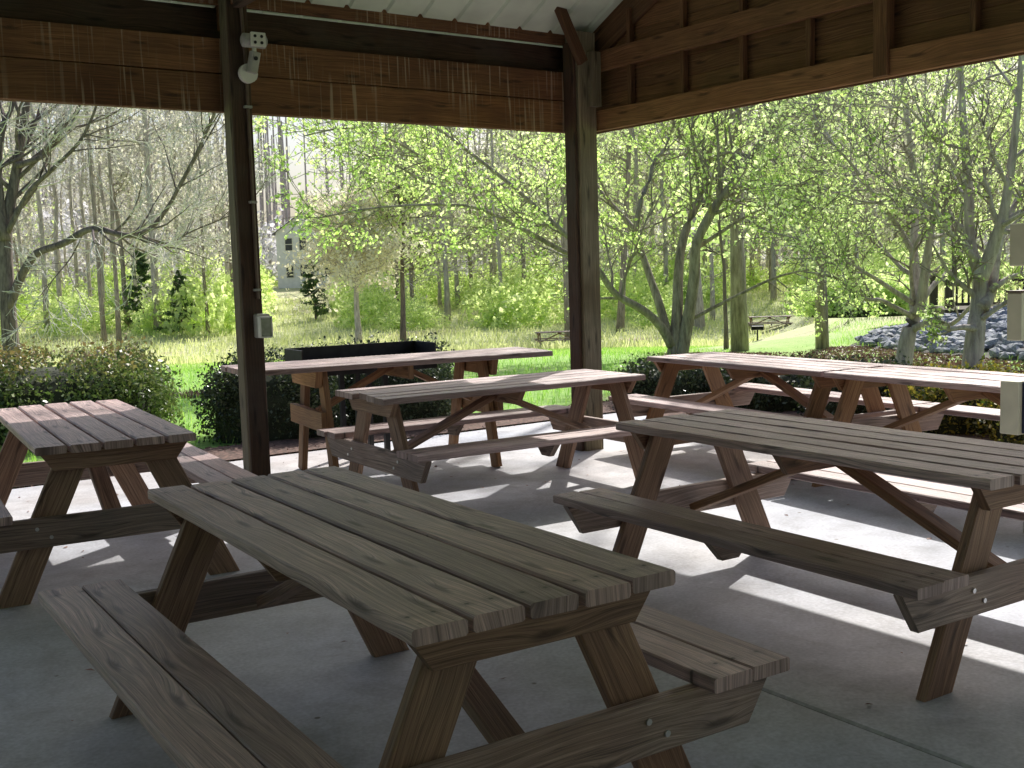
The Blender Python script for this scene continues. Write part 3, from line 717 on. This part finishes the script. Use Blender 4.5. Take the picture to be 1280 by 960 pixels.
guided('bare_tree','bare dark tree at the left edge with one long limb bowing right over the hedge','tree',(15,442),25.5,[
 ([(15,442),(11,400),(9,355),(7,294),(14,247),(21,212),(26,177),(32,139),(36,80)],.20,.07,12,2.2,.5),
 ([(7,300),(0,250),(-2,200),(5,153),(14,137),(22,80)],.12,.04,10,2,.5),
 ([(12,385),(23,353),(37,327),(49,315),(82,303),(105,289),(124,286),(145,292),(171,294),(194,280),(213,254),(225,231),(246,191),(267,144),(275,110)],.11,.025,20,1.8,-1.5),
 ([(216,250),(234,217),(252,185),(272,151),(285,120)],.035,.012,8,1.3,-.3),
 ([(171,294),(199,303),(220,303),(234,292),(284,271),(305,262)],.035,.01,9,1.3,-1),
 ([(10,290),(35,242),(63,214),(98,179),(117,142),(130,100)],.07,.02,14,1.8,-.6),
 ([(20,207),(40,201),(59,191),(80,167),(98,139),(110,100)],.08,.02,12,1.8,.8),
 ([(105,289),(90,320),(70,345),(50,370)],.02,.008,8,1.3,-1),
 ],24,M_BARKD,M_TWIG,L_FRESH,.1,nl=0,kids=(0,5,5,6),minr=.007)
# straight woodland trees seen singly (base x,y ; x at top ; width px)
def straight(name, label, base, xtop, wpx, seed, leafm, bark, nl=3, crown_from=.35, Hh=17, Y=None, size=.17, sl=2.6, nb=26, group=None, cat='tree', kids=(0,4,4), minr=.012):
    Y = Y or gdist(*base); b = at(base[0],base[1],Y); b.z = terrain_z(b.x,b.y)-.05
    t = at(xtop,130,Y); t.z; lean = (t.x-b.x)/max(1,(t.z-b.z))
    root = empty(name, b, 0, label=label, cat=cat)
    if group: root['group']=group
    T = Tree(seed); T.nl=nl; T.sp=.22; T.minr=minr; T.kids=kids
    r0 = wpx/F_PX*Y/2; rg=random.Random(seed); P=[]
    for i in range(9):
        h=Hh*i/8; P.append(Vector((lean*h+rg.gauss(0,.05)*i/4, rg.gauss(0,.05)*i/4, h)))
    T.mb.tube(P,[r0*(1.25 if i==0 else 1-.8*i/8) for i in range(9)],9)
    for j in range(nb):
        h = Hh*(crown_from+(1-crown_from)*rg.random()); i=min(7,int(h/Hh*8)); q=P[i].lerp(P[i+1],h/Hh*8-i)
        a=rg.uniform(0,6.28); T.branch(q, Vector((math.cos(a),math.sin(a),rg.uniform(.1,.8))).normalized(), sl*(1.15-h/Hh*.6)*rg.uniform(.6,1.1), r0*.22, len(kids)-1, .3)
    T.build(root, bark, bark, leafm, size, seed); return root
straight('pine_tree','thick straight pale trunk behind the long tables, left of the iron grill',(925,441),919,19,31,L_FRESH,M_BARK,Hh=17,crown_from=.3,nb=12,size=.08,nl=8)
straight('pine_tree','straight grey trunk standing at the edge of the mulch, left of the rock pile',(1028,437),1024,14,32,L_FRESH,M_BARK,Hh=16,crown_from=.3,nb=12,size=.08,nl=8)
straight('pine_tree','tall straight pale trunk rising behind the spreading tree by the corner post',(873,414),857,15,33,L_PALE,M_BARKP,Hh=24,crown_from=.35)
straight('pine_tree','thin young tree leaning left behind the long tables',(908,440),893,6,34,L_FRESH,M_BARKD,Hh=5,nb=12,sl=1)
straight('oak_tree','tall straight grey tree among the woods behind the left hedge',(198,418),181,10,35,L_PALE,M_BARKP,Hh=26,crown_from=.3)
straight('oak_tree','slender leaning tree behind the left hedge, bare trunk showing',(149,430),132,6,36,L_PALE,M_BARK,Hh=22,crown_from=.45,nb=16)
straight('oak_tree','second slender leaning tree behind the left hedge, further from the post',(131,430),108,6,37,L_PALE,M_BARK,Hh=22,crown_from=.45,nb=16)
straight('oak_tree','slim upright tree right of the corner post with a cut stump beside it',(775,415),790,9,38,L_FRESH,M_BARK,Hh=20,crown_from=.3)
straight('oak_tree','dark trunk directly left of the corner post',(712,428),700,11,39,L_FRESH,M_BARK,Hh=20,crown_from=.25)
straight('oak_tree','young green tree with a dark trunk right of the blossoming tree',(504,432),497,8,40,L_SPRING,M_BARKD,Hh=8,crown_from=.4,nb=34,sl=3,size=.2)
# blossoming dogwood: low spreading
straight('dogwood_tree','small dogwood with creamy white blossom behind the grill trough',(448,433),440,9,41,L_BLOOM,M_BARKP,Hh=6.6,crown_from=.42,nb=44,sl=3.1,nl=12,size=.19,minr=.012)
# woodland: shared meshes, copied
wrng = random.Random(77)
def proto(kind, seed):
    root = empty(kind, (0,0,-60), 0); T = Tree(seed); rg = random.Random(seed)
    if kind=='bare_tree':
        T.nl=1; T.sp=.3; T.minr=.016; T.kids=(0,4,4); Hh=19; r0=.15; cf=.3; nb=20; sl=2.8; lm,bk,tw,sz=L_PALE,M_BARKP,M_TWIG,.22
    elif kind=='leafing_tree':
        T.nl=3; T.sp=.35; T.minr=.014; T.kids=(0,4,4); Hh=16; r0=.15; cf=.15; nb=28; sl=3.2; lm,bk,tw,sz=L_FRESH,M_BARKP,M_BARK,.22
    else:
        T.nl=3; T.sp=.35; T.minr=.014; T.kids=(0,4,4); Hh=15; r0=.13; cf=.12; nb=30; sl=3.0; lm,bk,tw,sz=L_PALE,M_BARK,M_TWIG,.2
    P=[]; a=rg.uniform(-.04,.04)
    for i in range(9): h=Hh*i/8; P.append(Vector((a*h+rg.gauss(0,.12)*i/4, rg.gauss(0,.12)*i/4, h-.2)))
    T.mb.tube(P,[r0*(1.25 if i==0 else 1-.8*i/8) for i in range(9)],7)
    for j in range(nb):
        h = Hh*(cf+(1-cf)*rg.random()); i=min(7,int(h/Hh*8)); q=P[i].lerp(P[i+1],h/Hh*8-i)
        an=rg.uniform(0,6.28); T.branch(q, Vector((math.cos(an),math.sin(an),rg.uniform(0,.8))).normalized(), sl*(1.2-h/Hh*.6)*rg.uniform(.6,1.1), r0*.22, len(T.kids)-1, .35)
    T.build(root, bk, tw, lm, sz, seed); return root
KL = dict(bare_tree=('slender grey tree with pale leafless twigs in the woods beyond the meadow','bare grey trees in the woods'),
          leafing_tree=('tall tree with fresh green leaves in the woods beyond the meadow','green leafing trees in the woods'),
          budding_tree=('tree hazed with pale tan green buds in the woods beyond the meadow','budding trees in the woods'))
protos = {k:[proto(k,50+i*7+j) for j in range(3)] for i,k in enumerate(KL)}
used=set(); taken=[]
kidsof = {}
for o in ALL():
    if o.parent: kidsof.setdefault(o.parent.name,[]).append(o)
def place(kind, x, y, sc, zs=1):
    pr = wrng.choice(protos[kind])
    if pr.name not in used: used.add(pr.name); o = pr
    else:
        o = pr.copy(); C.objects.link(o)
        for ch in kidsof[pr.name]:
            c = ch.copy(); C.objects.link(c); c.parent = o
    o.location=(x,y,terrain_z(x,y)-.1); o.rotation_euler=(0,0,wrng.uniform(0,6.28)); o.scale=(sc,sc,sc*zs)
    tag(o, KL[kind][0], 'tree', KL[kind][1])
cnt=0
for ring,(d0,d1,n) in enumerate(((62,74,34),(74,88,56),(88,104,70),(104,128,80))):
    for i in range(n):
        a = rad(-30+60*(i+wrng.uniform(.1,.9))/n); d = wrng.uniform(d0,d1); x,y=d*math.sin(a),d*math.cos(a)
        px = 640+F_PX*math.tan(a)
        if ring<2 and 330<px<470 : continue
        if ring>=2 and 305<px<440: continue
        if ring==0 and px>1100: continue
        if px < 330: k = wrng.choices(['bare_tree','leafing_tree','budding_tree'],[5,1,2])[0]
        elif px<700: k = wrng.choices(['bare_tree','leafing_tree','budding_tree'],[2,3,3])[0]
        else: k = wrng.choices(['bare_tree','leafing_tree','budding_tree'],[1,5,3])[0]
        place(k,x,y,wrng.uniform(.85,1.25),wrng.uniform(.9,1.15)); cnt+=1
# distant wooded ridge: one mass
nr = np.random.default_rng(5); n=60000
ang = nr.uniform(-.62,.62,n); dd = nr.uniform(118,170,n)
hh = nr.uniform(0,1,n)**.8*(6.5+2*np.sin(ang*9)+1.5*np.sin(ang*31+1)+3*nr.normal(size=n)*.4)
X,Yy = dd*np.sin(ang), dd*np.cos(ang)
Z = np.array([terrain_z(a,b) for a,b in zip(X,Yy)])+hh
tag(quads('distant_woods', np.stack([X,Yy,Z],1), .85, L_HAZE, nr), kind='stuff', label='distant budding woods closing the view behind the nearer trees', cat='woods')
# trunks of that ridge
mb=MB()
for i in range(260):
    a=nr.uniform(-.6,.6); d=nr.uniform(124,160); x,y=d*math.sin(a),d*math.cos(a); z=terrain_z(x,y)
    mb.tube([Vector((x,y,z-1)),Vector((x+nr.normal()*.6,y,z+18+4*nr.random()))],[.2,.08],5)
tag(mb.build('distant_trunks', M_BARKP), kind='stuff', label='far grey trunks standing in the distant woods', cat='tree trunks')
# small conifers
def conifer(label, base, h, wr, seed, Y=None):
    Y = Y or gdist(*base); b = at(base[0],base[1],Y); b.z=terrain_z(b.x,b.y)
    root=empty('young_conifer', b, 0, label=label, cat='conifer'); mb=MB(); rg=random.Random(seed)
    mb.tube([Vector((0,0,-.1)),Vector((0,0,h))],[.05*h/2.5,.01],6); L=[]
    for j in range(int(60)):
        z=h*rg.uniform(.06,.98); a=rg.uniform(0,6.28); ln=wr*(1-z/h)**.8*rg.uniform(.7,1.15)+.05
        p=Vector((0,0,z)); q=p+Vector((math.cos(a)*ln,math.sin(a)*ln,ln*.15)); mb.tube([p,q],[.012,.005],3,cap=False)
        for k in range(60): t=rg.uniform(.15,1.05); L.append(tuple(p.lerp(q,t)+Vector((rg.gauss(0,.06),rg.gauss(0,.06),rg.gauss(0,.05)))))
    mb.build('trunk',M_BARKD,root); quads('crown',L,.11*max(1,Y/30),L_PINE,np.random.default_rng(seed),root,aspect=.3)
conifer('small dark evergreen standing in front of the grey house',(395,400),3.9,1.15,61)
conifer('pale young conifer behind the left hedge beside the tall grey trunk',(180,412),4.6,1.5,62)
conifer('thin young conifer in the meadow between the hedge and the slim post',(228,420),3.6,1.2,63)
# undergrowth bushes along the wood edge
def bush_pts(rg, n, rx, ry, h, lump=.25, boxy=False):
    a = rg.uniform(0,2*np.pi,n); u = rg.uniform(0,1,n); ph=np.arccos(u)
    k = 1+lump*np.sin(a*3+1)*np.sin(ph*4)+lump*.6*np.sin(a*7+ph*5)
    rr = k*(np.where(rg.uniform(0,1,n)<.12, rg.uniform(1,1.13,n), rg.uniform(.82,1.03,n)) if boxy else rg.uniform(.62,1.04,n)**.5)
    e = .62 if boxy else 1
    P = lambda v: np.sign(v)*np.abs(v)**e
    return np.stack([rx*rr*P(np.sin(ph))*P(np.cos(a)), ry*rr*P(np.sin(ph))*P(np.sin(a)), h*rr*P(np.cos(ph))+.03],1)
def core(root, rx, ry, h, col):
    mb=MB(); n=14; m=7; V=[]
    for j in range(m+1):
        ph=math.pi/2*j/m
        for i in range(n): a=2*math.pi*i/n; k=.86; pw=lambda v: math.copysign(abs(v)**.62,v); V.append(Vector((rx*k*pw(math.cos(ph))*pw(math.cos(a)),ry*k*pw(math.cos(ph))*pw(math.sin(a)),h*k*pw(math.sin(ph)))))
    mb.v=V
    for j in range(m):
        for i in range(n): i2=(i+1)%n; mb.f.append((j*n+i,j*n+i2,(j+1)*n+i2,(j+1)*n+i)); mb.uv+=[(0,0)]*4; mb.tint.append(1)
    mb.build('dark_core', col, root)  # solid dark core added inside the foliage to block light
M_CORE = plain('shrub_shade_core', (.05,.06,.03), .95)  # inner shade of the shrubs painted as near-black core colour
def shrub(name, label, loc, rx, ry, h, n, size, leafm, seed, rz=0, group=None):
    root=empty(name, loc, rz, label=label, cat='shrub')
    if group: root['group']=group
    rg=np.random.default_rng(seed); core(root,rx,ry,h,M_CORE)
    quads('foliage', bush_pts(rg,n,rx,ry,h,.07,True), size, leafm, rg, root, aspect=.55); return root
shrub('hedge_shrub','big rounded hedge with bronze tips and glossy leaves behind the left table',(-4.50,11.0,-.05),1.12,.9,.86,20000,.045,L_HEDGE,71,rad(20))
shrub('hedge_shrub','hedge running out of the left edge of the photo behind the table',(-6.5,10.6,-.05),1.1,.9,.86,12000,.045,L_HEDGE,72)
shrub('evergreen_shrub','dark glossy shrub behind the slim post and under the serving table',(-2.25,10.75,-.05),.70,.6,.80,13000,.036,L_SHRUB,73)
shrub('evergreen_shrub','dark glossy shrub beneath the black grill trough',(-1.25,11.2,-.05),.75,.6,.80,13000,.036,L_SHRUB,74)
shrub('evergreen_shrub','low green shrub between the corner post and the long tables',(1.75,12.2,-.05),.62,.5,.50,6000,.045,L_SHRUB,75)
shrub('evergreen_shrub','low green shrub seen under the left end of the sunlit tables',(2.75,11.6,-.05),.6,.5,.48,6000,.045,L_SHRUB,76)
for i,(x,y,m_,lb) in enumerate(((3.35,10.6,L_SHRUB,'glossy low shrub behind the first sunlit table'),(3.95,9.75,L_GOLD,'yellow-leaved shrub behind the middle of the sunlit tables'),(4.4,8.9,L_GOLD,'golden variegated shrub behind the second sunlit table'),(4.75,8.0,L_SHRUB,'dark low shrub beneath the cream box at the right edge'))):
    shrub('evergreen_shrub', lb, (x,y,-.05), .55,.5,.55, 6000, .042, m_, 80+i)
urng=random.Random(8)
ub=[]
for i in range(3):
    rg=np.random.default_rng(90+i); root=empty('undergrowth_bush',(0,0,-50),0); quads('foliage', bush_pts(rg,2600,1.6,1.3,1.5,.35), .17, L_UNDER, rg, root); ub.append((root,[o for o in ALL() if o.parent==root]))
first=set()
for i in range(90):
    a=rad(urng.uniform(-27,27)); d=urng.uniform(60,100)
    pr,ch=urng.choice(ub)
    if pr.name in first:
        o=pr.copy(); C.objects.link(o)
        for c_ in ch: c=c_.copy(); C.objects.link(c); c.parent=o
    else: o=pr; first.add(pr.name)
    x,y=d*math.sin(a),d*math.cos(a)
    px=640+F_PX*math.tan(a)
    if 310<px<450 and d<115: d=122; x,y=d*math.sin(a),d*math.cos(a)
    s=urng.uniform(.8,1.8)
    o.location=(x,y,terrain_z(x,y)-.1); o.rotation_euler=(0,0,urng.uniform(0,6.28)); o.scale=(s,s,s*urng.uniform(.7,1.3))
    tag(o,'pale green undergrowth bush at the edge of the woods','bush','undergrowth bushes along the wood edge')
shrub('hedge_shrub','green rounded bush left of the rock pile beyond the grass',at(1072,408,31).xy.to_3d(),1.5,1.1,1.0,14000,.11,L_UNDER,95)
# ------------------------------------------------------------------ grass, meadow, mulch
gr = np.random.default_rng(12)
def scatter(name, n, reg, size, mat, label, cat, up=True, asp=.12, ok=None):
    P=[]
    while len(P)<n:
        a=gr.uniform(reg[0],reg[1]); d=reg[2]+(reg[3]-reg[2])*gr.random()**reg[4]
        x,y=d*math.sin(a),d*math.cos(a)
        if ok and not ok(x,y): continue
        P.append((x,y,terrain_z(x,y)+.005))
    tag(quads(name,P,size,mat,gr,upright=up,aspect=asp), label=label, cat=cat, kind='stuff')
nm = lambda x,y: ((x-P2.x)*math.cos(WALL)+(y-P2.y)*math.sin(WALL), -(x-P2.x)*math.sin(WALL)+(y-P2.y)*math.cos(WALL))
def off(x,y):
    a,b=nm(x,y); return a>2.6 or b>2.5
def mulchy(x,y):
    # mulch in front of the stones and around the shrubs by the slab
    a,b=nm(x,y)
    if (1.75<a<2.9 and b<2.6) or (1.62<b<2.6 and a<2.9): return True
    s1=(x-6)*.96+(y-20.5)*.28; return -3.8+.25*math.sin(y*2)<s1<.1 and x>2.8 and y<22-.1*x
scatter('lawn_grass',70000,(-.52,.52,10,44,1.0),.06,L_GRASS,'short bright lawn grass beyond the concrete','grass',ok=lambda x,y: off(x,y) and not mulchy(x,y))
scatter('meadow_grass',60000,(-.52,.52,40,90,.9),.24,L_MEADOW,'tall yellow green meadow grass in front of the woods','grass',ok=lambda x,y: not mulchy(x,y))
scatter('bark_mulch',26000,(-.5,.55,9,27,1),.06,L_MULCH,'reddish bark mulch around the shrubs and stones','mulch',up=False,asp=.5,ok=mulchy)
def brush_ok(x,y): return (y<18 and abs(y-15.5-.1*x)<.5+.2*math.sin(x*1.7) and x<-1) or (y>30 and -4.5<x<1.5 and abs(y-43)<1.6)
scatter('dry_brush',16000,(-.4,.1,13,46,1),.17,L_MULCH,'dry reddish brush heaped in strips across the lawn','dry brush',asp=.12,up=False,ok=brush_ok)
LP=[]
lr=np.random.default_rng(31)
while len(LP)<420:
    q=loc2w(lr.uniform(-9,1.7),lr.uniform(-8,1.55)**1.0 if True else 0)
    if lr.random()< (1.0 if -(q.x-P2.x)*math.sin(WALL)+(q.y-P2.y)*math.cos(WALL)>-1 else .35): LP.append((q.x,q.y,.006))
tag(quads('leaf_litter',LP,.028,L_MULCH,lr,flat=.93,aspect=.5),label='crumbs of dry leaf scattered over the concrete',cat='leaf litter',kind='stuff')
# mulch beds (sheets)
def sheet(name, pts, z, mat):
    me=bpy.data.meshes.new(name); me.from_pydata([(x,y,z+terrain_z(x,y)*0) for x,y in pts],[],[tuple(range(len(pts)))]); me.materials.append(mat)
    o=bpy.data.objects.new(name,me); C.objects.link(o); tag(o,kind='structure')
M_BED = plain('mulch_bed', (.22,.13,.10), .95, 0, .5, 30, (.06,.04,.03))
W2=lambda x,y:(loc2w(x,y).x,loc2w(x,y).y)
sheet('mulch_bed',[W2(-12,1.64),W2(1.77,1.64),W2(1.77,-11),W2(2.95,-11),W2(2.95,2.4),W2(-12,2.4)],.012,M_BED)
# ------------------------------------------------------------------ rock pile
def mound_h(x,y):
    # bank of stones rising to the right behind the mulch
    s1=(x-6)*.96+(y-20.5)*.28; s2=(x-6)*.82-(y-20.5)*.57
    if s1<=0 or s2<=0: return 0
    return .27*min(1,s1/2.6)**.8*min(1,s2/1.2)**.7*(1+.12*math.sin(x*2.1+y)*math.sin(y*1.7))
def mound():
    V=[];Fc=[];xs=[3+.35*i for i in range(46)];ys=[12+.35*i for i in range(50)]
    for y in ys:
        for x in xs: V.append((x,y,mound_h(x,y)-(.05 if mound_h(x,y)>0 else .2)))
    nx=len(xs)
    for j in range(len(ys)-1):
        for i in range(nx-1): a=j*nx+i; Fc.append((a,a+1,a+nx+1,a+nx))
    Fc=[f for f in Fc if any(mound_h(V[k][0],V[k][1])>0 for k in f)]
    me=bpy.data.meshes.new('stone_mound'); me.from_pydata(V,[],Fc); me.materials.append(plain('mound_soil',(.16,.15,.14),.95))
    o=bpy.data.objects.new('mound_terrain',me); C.objects.link(o); tag(o,kind='structure')
mound()
def rock_mesh(seed):
    rg=random.Random(seed); V=[]; 
    import bmesh
    bm=bmesh.new(); bmesh.ops.create_icosphere(bm,subdivisions=1,radius=1)
    ax=[Vector((rg.gauss(0,1),rg.gauss(0,1),rg.gauss(0,1))).normalized() for _ in range(7)]; cc=[rg.uniform(.5,.85) for _ in ax]
    for v in bm.verts:
        for a,c in zip(ax,cc):
            k=v.co.dot(a)
            if k>c: v.co-=a*(k-c)
        v.co.z*=.65; v.co*=rg.uniform(.9,1.1)
    me=bpy.data.meshes.new('rock'); bm.to_mesh(me); bm.free(); me.materials.append(M_ROCK); return me
RM=[rock_mesh(i) for i in range(9)]; rr=random.Random(4); cand=[]
while len(cand)<4200:
    x,y=rr.uniform(5,15),rr.uniform(13,28); h=mound_h(x,y)
    if h>.02: cand.append((x,y,h))
rocks=[]
cand.sort(key=lambda c: math.hypot(c[0],c[1]))
vis=[c for c in cand if abs(math.atan2(c[0],c[1]))<.46]
pick=set(rr.sample(range(len(vis)),min(290,len(vis))))
smb=MB()
for i,(x,y,h) in enumerate(vis):
    s=rr.uniform(.06,.115); big=i in pick
    if big:
        s*=1.5; o=bpy.data.objects.new('rock',rr.choice(RM)); C.objects.link(o); o.location=(x,y,h+s*.25); o.rotation_euler=(rr.uniform(-.5,.5),rr.uniform(-.5,.5),rr.uniform(0,6.28)); o.scale=(s,s*rr.uniform(.7,1),s)
        tag(o,'angular blue grey stone in the rock pile behind the trees','rock','stones of the rock pile')
    else:
        me=RM[i%9]; b=len(smb.v); R=Matrix.Rotation(rr.uniform(0,6.28),3,'Z')
        for v in me.vertices: smb.v.append(R@(v.co*s)+Vector((x,y,h+s*.2)))
        for p in me.polygons: smb.f.append(tuple(b+k for k in p.vertices)); smb.uv+=[(0,0)]*len(p.vertices); smb.tint.append(1)
tag(smb.build('small_stones',M_ROCK),label='smaller blue grey stones filling the rock pile',cat='stones',kind='stuff')
# timber lookout with railing on top of the stones
gz=empty('timber_deck',(10.9,26.6,.22),rad(-12),label='dark timber deck with a slatted railing behind the rock pile',cat='deck')
mb=MB(); mb.box(-.7,2.6,-1.2,1.2,.0,.12); mb.build('deck_floor',W_DARK,gz)
for x in (-.6,2.5):
    for y in (-1.1,1.1): mb=MB(); mb.box(x-.09,x+.09,y-.09,y+.09,.142,1.0); mb.build('post',W_DARK,gz)
for z in (.2,.72): mb=MB(); mb.box(-.5,2.4,-1.13,-1.07,z,z+.07); mb.build('rail',W_DARK,gz)
mb=MB()
for i in range(22): x=-.46+i*.13; mb.box(x,x+.045,-1.12,-1.08,.272,.718,ch=.002)
mb.build('balusters',W_DARK,gz)
# far picnic tables and pedestal grill
def small_table(label, loc, rz):
    r=picnic_table('picnic_table',label,loc,rz,int(abs(loc[0])*10)+20,detail=False,top_m=W_BEAM); r['group']='small far picnic tables on the grass'; return r
p=at(700,440,47); small_table('small brown picnic table on the grass just left of the corner post',(p.x,p.y,terrain_z(p.x,p.y)),rad(8))
p=at(962,412,54); small_table('small dark picnic table on the far lawn behind the iron grill',(p.x,p.y,terrain_z(p.x,p.y)),rad(-5))
p=at(947,431,40); g=empty('park_grill',(p.x,p.y,terrain_z(p.x,p.y)),rad(-10),label='small black park grill on a single post in the lawn',cat='grill')
mb=MB(); mb.tube([Vector((0,0,0)),Vector((0,0,.62))],[.03]*2,8); mb.build('post',M_BLACK,g)
mb=MB(); mb.box(-.22,.22,-.16,.16,0.621,0.640,ch=.003); mb.box(-.22,.22,.148,.16,0.641,0.800,ch=.003); mb.box(-.22,-.208,-.16,.147,0.641,0.780,ch=.003); mb.box(.208,.22,-.16,.147,0.641,0.780,ch=.003); mb.build('firebox',M_BLACK,g)
mb=MB(); mb.box(-.2,.2,-.17,.13,0.745,0.760,ch=.003); mb.build('grate',M_GREYP,g)
# ------------------------------------------------------------------ house
hx=at(372,362,112); hz0=terrain_z(hx.x,hx.y)
hs=empty('grey_house',(hx.x+1.6,hx.y,hz0),rad(-12),label='grey sided two-storey house glimpsed through the trees right of the slim post',cat='house')
Wd,Dp,Ht=7.5,8,5.6
mb=MB(); mb.box(-Wd/2,Wd/2,0,Dp,-.5,Ht,ch=.01)
mb.poly([(-Wd/2,0,Ht),(Wd/2,0,Ht),(0,0,Ht+2.4)]); mb.poly([(-Wd/2,Dp,Ht),(0,Dp,Ht+2.4),(Wd/2,Dp,Ht)]); mb.build('wall',M_SIDING,hs)
mb=MB(); mb.board((-Wd/2-.4,-.3,Ht-.25),(-Wd/2-.4,Dp+.3,Ht-.25),.02,.02)
for s in (-1,1):
    mb.poly([(s*(Wd/2+.35),-.35,Ht-.22),(0,-.35,Ht+2.45),(0,Dp+.3,Ht+2.45),(s*(Wd/2+.35),Dp+.3,Ht-.22)][::s])
mb.build('roof',M_ROOFH,hs)
for x,z in ((-2.4,1.0),(-.9,1.0),(1.6,1.0),(-2.4,3.7),(-.9,3.7),(1.6,3.7)):
    mb=MB(); mb.box(x-.45,x+.45,-.05,-.002,z,z+1.35,ch=.01); f=mb.build('window',M_WHITE,hs)
    mb=MB(); mb.box(x-.36,x+.36,-.06,-.052,z+.08,z+.64,ch=.003); mb.box(x-.36,x+.36,-.06,-.052,z+.71,z+1.27,ch=.003); mb.build('pane',M_DARKGL,f)

if 0:
    dg=bpy.context.evaluated_depsgraph_get()
    for px,py in ((360,300),(360,320),(380,310),(375,340),(350,350),(1262,500),(1275,400)):
        d=(at(px,py,10)-Vector((0,0,CAM_H))).normalized(); o=Vector((0,0,CAM_H)); out=[]
        for k in range(14):
            h=scene.ray_cast(dg,o,d)
            if not h[0]: break
            q=h[4]; out.append((q.parent.name if q.parent else q.name)+':%.0f'%h[1].y); o=h[1]+d*.01
        print('RAY',px,py,out)
